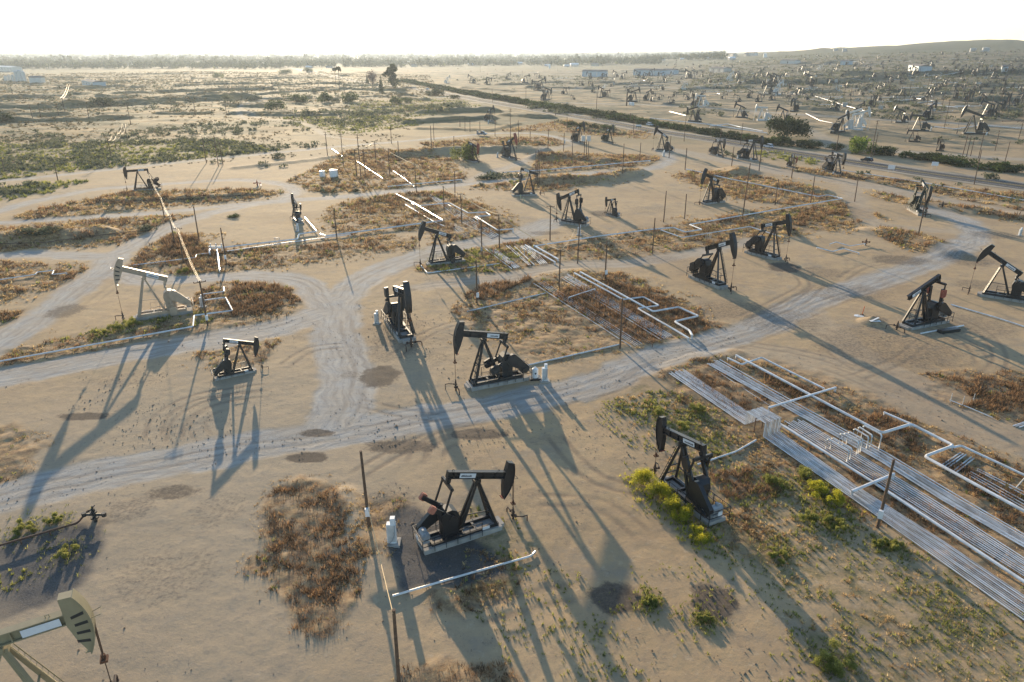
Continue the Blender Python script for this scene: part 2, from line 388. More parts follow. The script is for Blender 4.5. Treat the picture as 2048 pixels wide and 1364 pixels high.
STAINS = [(1230, 1195, 62, 36, 1), (1428, 1202, 50, 40, 1), (632, 866, 42, 9, .9), (617, 915, 48, 12, 1), (960, 868, 66, 13, .8), (800, 893, 85, 17, .7), (762, 752, 46, 24, .9),
          (170, 833, 60, 10, .8), (345, 985, 65, 18, .55), (130, 622, 45, 17, .6), (1210, 427, 38, 8, .6), (1935, 520, 60, 14, .4), (1570, 535, 40, 12, .8), (1460, 620, 120, 22, .35),
          (1800, 520, 70, 12, .5), (1960, 570, 60, 12, .35), (905, 470, 50, 6, .3), (1090, 466, 45, 5, .5), (1040, 440, 60, 9, .3), (700, 750, 30, 10, .3), (900, 1090, 85, 60, .35), (780, 1010, 60, 40, .35),
          (820, 580, 20, 4, .4), (1750, 640, 30, 10, .4), (1500, 900, 60, 30, .3), (790, 690, 70, 40, .3), (880, 560, 60, 8, .2), (1150, 700, 40, 8, .2), (1300, 420, 60, 9, .25), (470, 800, 40, 10, .2), (1780, 690, 190, 48, .34), (1560, 640, 110, 28, .3), (1690, 585, 120, 22, .3), (1950, 650, 90, 30, .3), (1200, 640, 30, 60, .15), (1640, 545, 60, 14, .35), (1330, 520, 80, 8, .25), (1990, 470, 60, 10, .4), (560, 880, 120, 14, .16), (1000, 1000, 160, 40, .13), (330, 1150, 130, 70, .2), (440, 1020, 70, 40, .2), (260, 1020, 60, 30, .3), (1120, 1040, 90, 50, .12), (250, 760, 90, 16, .2), (870, 715, 40, 14, .25), (1340, 920, 40, 16, .3), (1090, 880, 50, 14, .15)]
GRAVEL = [[(-60, 1090), (60, 1065), (150, 1052), (205, 1050), (215, 1090), (170, 1170), (90, 1215), (-60, 1255)], [(770, 1030), (830, 1010), (1000, 1110), (1010, 1150), (800, 1180)]]
TRACKS = [[(305, 885), (319, 835), (376, 800), (443, 785), (553, 772)], [(350, 890), (354, 848), (398, 815), (465, 796), (560, 785)], [(412, 882), (394, 853), (416, 826), (465, 808)],
          [(827, 935), (845, 897), (898, 866), (1000, 850)], [(870, 930), (880, 895), (930, 870)], [(700, 960), (800, 900), (900, 860), (1000, 845)],
          [(700, 800), (800, 825), (900, 838)], [(1480, 640), (1560, 600), (1610, 570), (1590, 545)], [(1500, 640), (1590, 610), (1640, 570)], [(1850, 620), (1960, 660), (2000, 720), (1960, 760)],
          [(1830, 640), (1940, 690), (1970, 740)], [(1700, 760), (1800, 720), (1850, 680)], [(1100, 860), (1200, 960), (1400, 990)], [(1050, 1000), (1200, 1010), (1300, 1080)], [(1680, 560), (1740, 530), (1850, 520)],
          [(930, 1240), (1100, 1190), (1180, 1180)], [(1140, 620), (900, 650), (780, 720)], [(560, 740), (620, 700), (700, 690)], [(1640, 475), (1700, 520), (1690, 560)]]
rt = random.Random(3)
for i in range(24):
    cx, cy = rt.uniform(250, 2000), rt.uniform(420, 1150); a = rt.uniform(-.5, .5); L = rt.uniform(60, 200); bnd = rt.uniform(-40, 40)
    TRACKS.append([(cx-L*math.cos(a), cy-L*.35*math.sin(a)), (cx, cy+bnd*.35), (cx+L*math.cos(a), cy+L*.35*math.sin(a))])
FAINT = {9: .55, 10: .45, 12: .22, 13: .2, 14: .6, 15: .6, 16: .3, 11: .6, 17: .5, 18: .4, 19: .5, 20: .5, 21: .4, 22: .4}
ROADS_W = [(FL(p), w) for p, w in ROADS]
LIT_W = [FL(p) for p in LITTER]; GRN_W = [FL(p) for p in GREENP]; GRAV_W = [FL(p) for p in GRAVEL]
def smooth_line(P, k=5):
    out = []
    for i in range(len(P)-1):
        p0 = P[max(i-1, 0)]; p1 = P[i]; p2 = P[i+1]; p3 = P[min(i+2, len(P)-1)]
        for t in np.linspace(0, 1, k, endpoint=False):
            out.append(.5*((2*p1)+(-p0+p2)*t+(2*p0-5*p1+4*p2-p3)*t*t+(-p0+3*p1-3*p2+p3)*t**3))
    out.append(P[-1]); return np.array(out)
ROADS_W = [(smooth_line(p), w) for p, w in ROADS_W]
TRK_W = [smooth_line(FL(p)) for p in TRACKS]; NTRK = len(TRK_W)
for ri_, (P_, w_) in enumerate(ROADS_W[:17]):
    T_ = np.gradient(P_, axis=0); T_ /= np.linalg.norm(T_, axis=1)[:, None]+1e-9; N_ = np.stack([T_[:, 1], -T_[:, 0]], -1)
    for q_ in range(3 if w_ < 7 else 4):
        o_ = rt.uniform(-.75, .75)*w_; a_, b_ = sorted((rt.uniform(0, .7), rt.uniform(.3, 1))); i0, i1 = int(a_*len(P_)), int(b_*len(P_))
        if i1-i0 < 5: continue
        wig = np.cumsum(np.array([rt.gauss(0, .22) for _ in range(len(P_))])); TRK_W.append((P_+N_*(o_+wig)[:, None])[i0:i1])
HWY = smooth_line(FL([(540, 126.5), (690, 158), (850, 181), (992, 206), (1163, 235), (1301, 260.5), (1370, 271), (1443, 282), (1538, 298), (1660, 317.5), (1741, 330), (1849, 346.5), (1971, 363), (2120, 384), (2400, 425)]), 12)

def poly_sdf(X, Y, P):
    d = np.full(X.shape, 1e9); ins = np.zeros(X.shape, bool); n = len(P)
    for i in range(n):
        ax, ay = P[i]; bx, by = P[(i+1) % n]; dx, dy = bx-ax, by-ay
        t = np.clip(((X-ax)*dx+(Y-ay)*dy)/(dx*dx+dy*dy+1e-9), 0, 1)
        d = np.minimum(d, np.hypot(X-ax-t*dx, Y-ay-t*dy))
        c = ((ay > Y) != (by > Y)) & (X < dx*(Y-ay)/(dy if abs(dy) > 1e-9 else 1e-9)+ax)
        ins ^= c
    return np.where(ins, d, -d)

def region(X, Y, polys, edge=.9, nz=1.6):
    out = np.zeros(X.shape)
    for P in polys:
        x0, y0 = P.min(0)-4; x1, y1 = P.max(0)+4
        m = (X > x0) & (X < x1) & (Y > y0) & (Y < y1)
        if not m.any(): continue
        xs, ys = X[m], Y[m]; k = np.clip(np.hypot(xs, ys)/90, .6, 4)
        s = poly_sdf(xs, ys, P)+(fbm(xs/2.6, ys/2.6, 9, 3)-.5)*nz*2.2*k
        out[m] = np.maximum(out[m], sstep(-edge*k, edge*k, s))
    return out

def road_mask(X, Y):
    out = np.zeros(X.shape); lat = np.zeros(X.shape); al = np.zeros(X.shape); bd = np.full(X.shape, 1e9)
    for ri, (P, w) in enumerate(ROADS_W):
        x0, y0 = P.min(0)-w-3; x1, y1 = P.max(0)+w+3
        m = (X > x0) & (X < x1) & (Y > y0) & (Y < y1)
        if not m.any(): continue
        d, a, l = seg_dist(X[m], Y[m], P); k = np.clip(np.hypot(X[m], Y[m])/120, .6, 3)
        d2 = d+(fbm(X[m]/3., Y[m]/3., 21, 3)-.5)*2.2
        out[m] = np.maximum(out[m], sstep(w*.5+.9*k, w*.5-.9*k, d2)*FAINT.get(ri, 1.))
        b = bd[m]; c = d-w*.5 < b
        bb = np.where(c, d-w*.5, b); bd[m] = bb
        lat[m] = np.where(c, l, lat[m]); al[m] = np.where(c, a, al[m])
    return out, lat, al

# ------------------------------------------------------------------ ground mesh
def build_ground():
    r = [14.0]
    while r[-1] < 11500:
        q = r[-1]
        dr = min(max(q*q/42000, .24), 2.6 if q < 900 else (5 if q < 1600 else 300)); dr = max(dr, (q-1600)/60 if q > 1600 else 0)
        r.append(q+dr)
    r = np.array(r)
    a0 = np.radians(np.linspace(-41.5, 41.5, 860)); a1 = np.radians(np.linspace(41.5, 318.5, 64))[1:-1]
    A = np.concatenate([a0, a1]); nr, na = len(r), len(A)
    R, AA = np.meshgrid(r, A, indexing='ij')
    X = (R*np.sin(AA)).ravel(); Y = (R*np.cos(AA)).ravel()
    Z = terrain(X, Y)
    d = R.ravel()
    hd, _, _ = seg_dist(X, Y, HWY[::3]); hw = sstep(8, 20, hd)
    rough = fbm(X/1.1, Y/1.1, 31, 2)-.5
    lit = region(X, Y, LIT_W); grn = region(X, Y, GRN_W, 1.4, 2.6); grav = region(X, Y, GRAV_W, .8, 1.2)
    road, lat, al = road_mask(X, Y)
    lit *= (1-np.minimum(road*2, 1)*.85); 
    near = sstep(420, 200, d)
    Z = Z+hw*((fbm(X/14, Y/14, 41, 3)-.5)*.28*near*(1-road*.6)+rough*.05*near*(1-road*.7)+lit*(fbm(X/1.7, Y/1.7, 51, 2)-.35)*.32*near)
    Z = Z+hw*(1-near)*(fbm(X/22, Y/22, 61, 4)-.5)*sstep(250, 600, d)*2.2*(1-road)*(1-sstep(1500, 3000, d)*.6)
    # ruts along the roads
    Z = Z-near*road*.010*np.cos(lat*4.2+5*fbm(al/9, lat/2, 5, 3))*sstep(.35, .6, vnoise(al/11, lat/3, 6))
    tr = np.zeros(X.shape)
    for ti, P in enumerate(TRK_W):
        x0, y0 = P.min(0)-3; x1, y1 = P.max(0)+3
        m = (X > x0) & (X < x1) & (Y > y0) & (Y < y1)
        if not m.any(): continue
        dd, a_, l_ = seg_dist(X[m], Y[m], P)
        Lp = np.hypot(*np.diff(P, axis=0).T).sum()
        k = (1 if ti < 18 else (.3 if ti < NTRK else .62))*sstep(.5, .1, np.abs(dd-.85))*sstep(0, 2.5, a_)*sstep(Lp, Lp-2.5, a_)*(.4+.6*vnoise(a_/3, l_*0+P[0, 0], 8))
        tr[m] = np.maximum(tr[m], k)
    Z = Z-tr*.03*near
    st = np.zeros(X.shape)
    for cx, cy, rx, ry, k in STAINS:
        c = np.array(flat(cx, cy)); ex = np.array(flat(cx+rx, cy))-c; ey = np.array(flat(cx, cy-ry))-c
        q = max(np.hypot(*ex), np.hypot(*ey))*2.6
        m = (np.abs(X-c[0]) < q) & (np.abs(Y-c[1]) < q)
        if not m.any(): continue
        u = (X[m]-c[0])/abs(ex[0]); v = (Y[m]-c[1])/abs(ey[1])
        s = 1-np.sqrt(u*u+v*v)+(fbm(X[m]/.9, Y[m]/.9, 77, 4)-.5)*.45
        st[m] = np.maximum(st[m], k*sstep(-.1, .45, s))
    idx = np.arange(nr*na).reshape(nr, na)
    j2 = np.roll(np.arange(na), -1)
    F = np.stack([idx[:-1, :], idx[:-1, :][:, j2], idx[1:, :][:, j2], idx[1:, :]], -1).reshape(-1, 4)[:, ::-1]
    V = np.stack([X, Y, Z], -1)
    fm = road[F].mean(1) > .18
    m1 = np.stack([road, lit, st, grav], -1); m2 = np.stack([grn, tr, np.zeros_like(tr), np.ones_like(tr)], -1)
    rc = np.stack([lat, al, np.zeros_like(al)], -1)
    material = ground_material()
    # shared normals so the two sheets meet without a seam
    e1 = V[idx[1:, :]]-V[idx[:-1, :]]
    for name, sel in (('ground', ~fm), ('gravel_road', fm)):
        f = F[sel]; u, inv = np.unique(f, return_inverse=True); f2 = inv.reshape(f.shape)
        me = mesh_np(name, V[u], f2, material, smooth=True)
        for an, arr in (('m1', m1), ('m2', m2)):
            a = me.attributes.new(an, 'FLOAT_COLOR', 'POINT'); a.data.foreach_set('color', np.ascontiguousarray(arr[u], np.float32).ravel())
        a = me.attributes.new('rc', 'FLOAT_VECTOR', 'POINT'); a.data.foreach_set('vector', np.ascontiguousarray(rc[u], np.float32).ravel())
        o = bpy.data.objects.new(name, me); C.objects.link(o); o['kind'] = 'structure'
    # centre cap under the camera
    cap = MB(); n = na
    me = mesh_np('ground_cap', np.concatenate([V[:na], [[0, 0, 0]]]), np.array([[j, n, (j+1) % n] for j in range(n)]), material, smooth=True)
    for an in ('m1', 'm2'): me.attributes.new(an, 'FLOAT_COLOR', 'POINT')
    me.attributes.new('rc', 'FLOAT_VECTOR', 'POINT')
    o = bpy.data.objects.new('ground', me); C.objects.link(o); o['kind'] = 'structure'

def ground_material():
    m = bpy.data.materials.new('earth'); m.use_nodes = True
    nt = m.node_tree; N = nt.nodes; L = nt.links.new; b = N['Principled BSDF']
    b.inputs['Roughness'].default_value = .95; b.inputs['Specular IOR Level'].default_value = .12
    geo = N.new('ShaderNodeNewGeometry'); P = geo.outputs['Position']
    def attr(n, out='Color'):
        a = N.new('ShaderNodeAttribute'); a.attribute_name = n; return a.outputs[out]
    def noise(scale, det=5, vec=P, rough=.55):
        n = N.new('ShaderNodeTexNoise'); n.inputs['Scale'].default_value = scale; n.inputs['Detail'].default_value = det; n.inputs['Roughness'].default_value = rough
        L(vec, n.inputs['Vector']); return n.outputs['Fac']
    def ramp(f, stops):
        r = N.new('ShaderNodeValToRGB'); e = r.color_ramp.elements
        e[0].position, e[0].color = stops[0][0], (*stops[0][1], 1); e[1].position, e[1].color = stops[-1][0], (*stops[-1][1], 1)
        for p, c in stops[1:-1]: x = e.new(p); x.color = (*c, 1)
        L(f, r.inputs['Fac']); return r.outputs['Color']
    def mix(f, a, c, t='MIX'):
        if isinstance(f, float) and f == 0.: 
            q = N.new('ShaderNodeRGB'); q.outputs[0].default_value = (*c, 1); return q.outputs[0]
        x = N.new('ShaderNodeMix'); x.data_type = 'RGBA'; x.blend_type = t
        if isinstance(f, float): x.inputs[0].default_value = f
        else: L(f, x.inputs[0])
        L(a, x.inputs[6])
        if isinstance(c, tuple): x.inputs[7].default_value = (*c, 1)
        else: L(c, x.inputs[7])
        return x.outputs[2]
    def maths(op, a, c=None, d=None):
        x = N.new('ShaderNodeMath'); x.operation = op
        for i, q in enumerate((a, c, d)):
            if q is None: continue
            if isinstance(q, (int, float)): x.inputs[i].default_value = q
            else: L(q, x.inputs[i])
        return x.outputs[0]
    def mapr(f, a, c, d=0, e=1):
        x = N.new('ShaderNodeMapRange'); x.interpolation_type = 'SMOOTHSTEP'
        for i, q in enumerate((a, c, d, e)): x.inputs[i+1].default_value = q
        L(f, x.inputs[0]); return x.outputs[0]
    s1 = N.new('ShaderNodeSeparateColor'); L(attr('m1'), s1.inputs[0]); road, lit, st = s1.outputs; grav = attr('m1', 'Alpha')
    s2 = N.new('ShaderNodeSeparateColor'); L(attr('m2'), s2.inputs[0]); grn, trk, _ = s2.outputs
    big = noise(.045, 4); mid = noise(.35, 6, rough=.62); fine = noise(2.4, 7, rough=.75); grit = noise(7., 4, rough=.8)
    dist = N.new('ShaderNodeVectorMath'); dist.operation = 'LENGTH'; L(P, dist.inputs[0]); dist = dist.outputs['Value']
    x0 = N.new('ShaderNodeSeparateXYZ'); L(P, x0.inputs[0]); xs0 = x0.outputs[0]
    sand = ramp(big, [(.3, (.35, .242, .138)), (.52, (.465, .327, .180)), (.7, (.42, .313, .19))])
    sand = mix(mapr(mid, .35, .7, 0, .55), sand, (.33, .24, .155))
    sand = mix(mapr(fine, .5, .75, 0, .35), sand, (.24, .185, .13))
    sand = mix(mapr(grit, .6, .72, 0, .35), sand, (.50, .42, .32))
    sand = mix(mapr(noise(.12, 7, rough=.72), .52, .66, 0, .6), sand, (.285, .235, .175))
    sand = mix(mapr(noise(.7, 7, rough=.8), .55, .68, 0, .55), sand, (.22, .17, .12))
    sand = mix(mapr(noise(1.7, 6, rough=.85), .54, .7, 0, .5), sand, (.20, .15, .105)); sand = mix(mapr(noise(1.1, 6, rough=.8), .45, .34, 0, .4), sand, (.53, .42, .29))
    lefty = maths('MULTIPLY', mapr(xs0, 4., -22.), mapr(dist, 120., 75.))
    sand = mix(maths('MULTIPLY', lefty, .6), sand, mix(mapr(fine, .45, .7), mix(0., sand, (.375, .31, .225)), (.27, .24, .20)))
    # far plain: dry straw grass with scrub tones
    farm = mapr(dist, 260., 430.)
    farn = noise(.012, 6, rough=.65)
    straw = ramp(farn, [(.32, (.14, .115, .06)), (.48, (.29, .19, .082)), (.6, (.35, .23, .098)), (.75, (.19, .155, .085))])
    pat = mapr(noise(.035, 7, rough=.72), .44, .56, 0, .8)
    straw = mix(pat, straw, (.13, .125, .075))
    xs = N.new('ShaderNodeSeparateXYZ'); L(P, xs.inputs[0])
    right = mapr(maths('SUBTRACT', xs.outputs[0], maths('MULTIPLY', xs.outputs[1], -.25)), 80., 330.)
    sandfar = mix(maths('MULTIPLY', pat, mapr(dist, 350., 900., .8, 1.25)), mix(mapr(dist, 450., 1100.), sand, (.17, .145, .10)), (.06, .07, .045))
    sub = mapr(dist, 1550., 1950.)
    mb = N.new('ShaderNodeMapping'); mb.inputs['Scale'].default_value = (.004, .022, 1); L(P, mb.inputs[0])
    band = noise(1., 6, mb.outputs[0], .62)
    straw = mix(mapr(band, .5, .6, 0, .8), straw, (.105, .105, .05)); straw = mix(mapr(band, .42, .36, 0, .6), straw, (.40, .29, .15))
    far = mix(maths('MULTIPLY', right, .8), straw, sandfar); far = mix(maths('MULTIPLY', sub, .85), far, (.07, .08, .045))
    base = mix(farm, sand, far)
    # roads: pale grey gravel, streaked along the wheel paths
    mp = N.new('ShaderNodeMapping'); mp.inputs['Scale'].default_value = (1.1, .09, 1)
    wv = N.new('ShaderNodeTexNoise'); wv.inputs['Scale'].default_value = .22; wv.inputs['Detail'].default_value = 4; L(P, wv.inputs['Vector'])
    va = N.new('ShaderNodeVectorMath'); va.operation = 'MULTIPLY_ADD'; L(wv.outputs['Color'], va.inputs[0]); va.inputs[1].default_value = (3.5, 3.5, 0); L(attr('rc', 'Vector'), va.inputs[2]); L(va.outputs[0], mp.inputs[0])
    streak = noise(1.6, 5, mp.outputs[0])
    gr = ramp(streak, [(.34, (.275, .268, .255)), (.5, (.37, .36, .335)), (.66, (.46, .43, .375))])
    gr = mix(mapr(grit, .5, .7, 0, .4), gr, (.22, .218, .21))
    base = mix(maths('MULTIPLY', road, mapr(mid, .3, .64, 1., .62)), base, gr)
    # dead grass litter
    ln = noise(.9, 6, rough=.7)
    lc = ramp(ln, [(.33, (.13, .088, .058)), (.45, (.27, .175, .095)), (.56, (.40, .265, .135)), (.70, (.42, .315, .19))])
    lc = mix(mapr(grit, .48, .7, 0, .6), lc, (.13, .085, .055))
    base = mix(maths('MULTIPLY', lit, mapr(noise(.5, 5, rough=.7), .3, .52, .4, .95)), base, lc)
    gc = ramp(noise(1.3, 5), [(.32, (.10, .10, .045)), (.5, (.19, .165, .075)), (.68, (.31, .215, .105))])
    base = mix(maths('MULTIPLY', grn, mapr(noise(.55, 6, rough=.75), .42, .62, .05, .7)), base, gc)
    gv = ramp(grit, [(.35, (.045, .045, .046)), (.65, (.125, .123, .122))])
    base = mix(maths('MULTIPLY', grav, mapr(mid, .3, .6, 1., .85)), base, gv)
    sc = ramp(fine, [(.35, (.05, .04, .034)), (.65, (.125, .10, .078))])
    base = mix(maths('MULTIPLY', mapr(maths('ADD', st, maths('MULTIPLY', maths('MULTIPLY', maths('SUBTRACT', fine, .5), 1.6), mapr(st, 0., .15))), .05, .75, 0, .92), mapr(grit, .3, .55, .75, 1.)), base, sc)
    base = mix(maths('MULTIPLY', trk, .62), base, (.17, .13, .095))
    # dark specks of litter and stones
    base = mix(maths('MULTIPLY', mapr(noise(2.2, 3, rough=.9), .68, .74), .45), base, (.12, .095, .07))
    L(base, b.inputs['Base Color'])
    bp = N.new('ShaderNodeBump'); bp.inputs['Strength'].default_value = .55; bp.inputs['Distance'].default_value = .12
    hgt = maths('ADD', maths('MULTIPLY', fine, .55), maths('ADD', maths('MULTIPLY', mid, .55), maths('MULTIPLY', maths('ADD', lit, grn), maths('MULTIPLY', ln, .9))))
    hgt = maths('ADD', hgt, maths('MULTIPLY', grit, .22))
    hgt = maths('ADD', hgt, maths('MULTIPLY', road, maths('MULTIPLY', streak, .5)))
    L(hgt, bp.inputs['Height']); L(bp.outputs[0], b.inputs['Normal'])
    return m
build_ground()

# ------------------------------------------------------------------ highway
def strip(name, P, off0, off1, lift, material, t0=0., t1=1.):
    n = len(P); T = np.gradient(P, axis=0); T /= np.linalg.norm(T, axis=1)[:, None]; Nn = np.stack([T[:, 1], -T[:, 0]], -1)
    a = P+Nn*off0; b = P+Nn*off1
    V = np.concatenate([np.column_stack([a, terrain(a[:, 0], a[:, 1])*0+terrain(P[:, 0], P[:, 1])+lift]), np.column_stack([b, terrain(P[:, 0], P[:, 1])+lift])])
    F = np.array([[i, i+1, n+i+1, n+i] for i in range(n-1)])
    o = bpy.data.objects.new(name, mesh_np(name, V, F, material)); C.objects.link(o); o['kind'] = 'structure'; return o
HW2 = np.concatenate([np.linspace(HWY[i], HWY[i+1], 4, endpoint=False) for i in range(len(HWY)-1)])
asphalt = mat('asphalt', (.085, .083, .082), .95, 0, .3, .15, spec=.1)
shoulder = mat('sandy_shoulder', (.33, .28, .21), .95, 0, .3, .2)
yellow = mat('yellow_line', (.55, .40, .10), .7, 0, .2, .5); wline = mat('white_line', (.62, .62, .60), .7, 0, .2, .5)
strip('road_shoulder', HW2, -9, 9, .10, shoulder)
strip('highway', HW2, -5.6, 5.6, .18, asphalt)
strip('road_marking', HW2, -.35, -.12, .23, yellow); strip('road_marking', HW2, .12, .35, .23, yellow)
strip('road_marking', HW2, -4.6, -4.35, .23, wline); strip('road_marking', HW2, 4.35, 4.6, .23, wline)

# ------------------------------------------------------------------ plants made of many small faces
def tufts(P, size, nb, spread=.9, wid=.16, up=.55, rng=RNG, tint=None):
    """P (n,3), size (n,) -> triangles of nb blades each"""
    n = len(P); k = n*nb
    base = np.repeat(P, nb, 0); s = np.repeat(size, nb)
    th = rng.uniform(0, 2*np.pi, k); rr_ = s*rng.uniform(0, .45, k)
    bx = base[:, 0]+np.cos(th)*rr_; by = base[:, 1]+np.sin(th)*rr_; bz = base[:, 2]-.02
    ph = th+rng.normal(0, .7, k); ln = s*rng.uniform(.6, 1.25, k); el = rng.uniform(up*.45, up*1.5, k)
    tx = bx+np.cos(ph)*ln*spread*np.cos(el); ty = by+np.sin(ph)*ln*spread*np.cos(el); tz = bz+ln*np.sin(el)
    w = s*wid*rng.uniform(.6, 1.5, k); qx = -np.sin(ph)*w; qy = np.cos(ph)*w
    V = np.stack([np.stack([bx-qx, by-qy, bz], -1), np.stack([bx+qx, by+qy, bz], -1), np.stack([tx, ty, tz], -1)], 1).reshape(-1, 3)
    F = np.arange(3*k).reshape(-1, 3)
    t = np.clip(np.repeat(rng.uniform(0, 1, n) if tint is None else tint, nb)+rng.normal(0, .14, k), 0, 1)
    return V, F, np.repeat(t, 3)

def leafcloud(n, blobs, leaf, rng, zsq=1., hollow=.35, flat_=False, tri=True):
    """leaf triangles gathered in blobs [(x,y,z,r)]"""
    B = np.array(blobs); w = B[:, 3]**2; w /= w.sum()
    i = rng.choice(len(B), n, p=w); c = B[i]
    v = rng.normal(size=(n, 3)); v /= np.linalg.norm(v, axis=1)[:, None]
    r = c[:, 3]*(hollow+(1-hollow)*rng.uniform(0, 1, n)**.6)*rng.uniform(.8, 1.22, n)
    p = c[:, :3]+v*r[:, None]*np.array([1, 1, zsq])
    p[:, 2] = np.maximum(p[:, 2], .03)
    a = rng.normal(size=(n, 3)); a /= np.linalg.norm(a, axis=1)[:, None]
    b = np.cross(a, rng.normal(size=(n, 3))); b /= np.linalg.norm(b, axis=1)[:, None]
    s = (leaf*rng.uniform(.6, 1.4, n))[:, None]
    V = np.stack([p-a*s*.6-b*s*.35, p+a*s*.6-b*s*.35, p+b*s*.75], 1).reshape(-1, 3)
    tb = rng.uniform(.1, .9, len(B))[i]
    t = np.clip(tb*.6+.2+rng.normal(0, .2, n), 0, 1)
    return V, np.arange(3*n).reshape(-1, 3), np.repeat(t, 3)

class Acc:
    def __init__(s): s.V = []; s.F = []; s.T = []; s.n = 0
    def add(s, V, F, T): s.V.append(V); s.F.append(F+s.n); s.T.append(T); s.n += len(V)
    def build(s, name, material, parent=None, **k):
        o = bpy.data.objects.new(name, mesh_np(name, np.concatenate(s.V), np.concatenate(s.F), material, np.concatenate(s.T))); C.objects.link(o)
        if parent: o.parent = parent
        return tag(o, **k)

def scatter(polys, dens, keep=.35, nz=2.2, seed=1, maxn=60000, edge=-.3):
    out = []; rng = np.random.default_rng(seed)
    for P in polys:
        (x0, y0), (x1, y1) = P.min(0), P.max(0)
        md = np.hypot(P[:, 0], P[:, 1]).mean()
        n = int(min(maxn, (x1-x0)*(y1-y0)*dens*min(1, (95/md)**1.6)))
        if n < 1: continue
        x = rng.uniform(x0, x1, n); y = rng.uniform(y0, y1, n)
        s = poly_sdf(x, y, P)+(fbm(x/2.6, y/2.6, 9, 3)-.5)*3
        q = fbm(x/nz, y/nz, 90+seed, 3)
        m = (s > edge) & (rng.uniform(0, 1, n) < sstep(keep-.12, keep+.2, q))
        x, y = x[m], y[m]
        rd = road_mask(x, y)[0]; m = rd < .15
        out.append(np.stack([x[m], y[m]], -1))
    xy = np.concatenate(out)
    return np.column_stack([xy, terrain(xy[:, 0], xy[:, 1])])

def fsize(P, s, rng): # tufts a little coarser with distance
    d = np.hypot(P[:, 0], P[:, 1]); return s*rng.uniform(.55, 1.5, len(P))*np.clip(d/85, .8, 2.6)

rg = np.random.default_rng(3)
P = scatter(LIT_W, 8.5, .47, 2.0, 1, edge=-1.2)
acc = Acc(); acc.add(*tufts(P, fsize(P, .25, rg), 8, up=.6)); acc.build('dry_grass', M['drygrass'], kind='stuff', label='orange dry grass covering the patches between the gravel tracks')
P = scatter(LIT_W, 2.2, .44, 5.0, 21, edge=-5.5)
acc = Acc(); acc.add(*tufts(P, fsize(P, .2, rg), 7, up=.6)); acc.build('dry_grass', M['drygrass'], kind='stuff', label='sparse straw tufts thinning out round the grass patches')
P = scatter(LIT_W, 4.0, .53, 3.5, 2)
acc = Acc(); acc.add(*tufts(P, fsize(P, .36, rg), 11, up=.85, wid=.1)); acc.build('dead_weeds', M['deadweed'], kind='stuff', label='grey brown dead weeds lying among the pipes')
BRUSH = [FL(p) for p in [[(545, 985), (610, 962), (660, 985), (690, 1040), (725, 1150), (690, 1200), (610, 1180), (560, 1100), (545, 1040)], [(585, 1180), (690, 1190), (650, 1275), (595, 1265)], [(480, 568), (545, 568), (575, 590), (560, 620), (490, 635), (455, 610)],
  [(1160, 575), (1250, 600), (1330, 660), (1290, 690), (1200, 640), (1110, 590)], [(1200, 560), (1290, 585), (1420, 650), (1380, 668), (1280, 610)], [(1400, 745), (1500, 800), (1480, 830), (1380, 765)], [(1500, 735), (1620, 790), (1740, 850), (1720, 870), (1560, 780)], [(1740, 830), (1850, 880), (1830, 905), (1760, 880)], [(1690, 935), (1800, 990), (1950, 1085), (1930, 1095), (1770, 990)],
  [(1880, 910), (2060, 1010), (2060, 1060), (1900, 950)], [(800, 1345), (920, 1330), (1010, 1350), (1030, 1420), (800, 1420)], [(1420, 950), (1530, 930), (1560, 980), (1480, 1000)], [(1850, 775), (1960, 755), (2060, 770), (2060, 830), (1940, 810)], [(1010, 545), (1060, 560), (960, 600), (930, 600)], [(340, 470), (390, 480), (380, 520), (330, 510)]]]
P = scatter(BRUSH, 9.0, .33, 1.6, 12, edge=-.6)
acc = Acc(); acc.add(*tufts(P, fsize(P, .5, rg), 12, up=.8, wid=.07)); acc.build('dead_brush', M['deadweed'], kind='stuff', label='dense grey brown dead brush filling the middle of the grass patches')
P = scatter(GRN_W[:4], 3.0, .42, 3.0, 14, edge=-1)
acc = Acc(); acc.add(*tufts(P, fsize(P, .3, rg), 9, up=.7)); acc.build('dry_grass', M['drygrass'], kind='stuff', label='orange dry grass mixed into the green weeds at lower right')
P = np.concatenate([scatter(GRN_W, 5.5, .49, 2.6, 4, edge=-1), scatter(LIT_W, .40, .5, 4, 5)])
acc = Acc(); acc.add(*tufts(P, fsize(P, .30, rg), 10, up=.9)); acc.build('green_weeds', M['greenweed'], kind='stuff', label='low green weeds sprouting from the bare sandy soil')
# thin seedlings over the open soil, bottom right
BR = [FL([(1060, 1400), (950, 1230), (1100, 1150), (1250, 1130), (1500, 1080), (1640, 1060), (2100, 1240), (2100, 1420)]), FL([(1180, 820), (1330, 780), (1480, 900), (1400, 930), (1250, 880)])]
P = scatter(BR, 4.5, .50, 4, 6)
acc = Acc(); acc.add(*tufts(P, rg.uniform(.1, .3, len(P)), 8, up=1.0)); acc.build('seedlings', M['greenweed'], kind='stuff', label='tiny weed seedlings dotted over the open dirt')

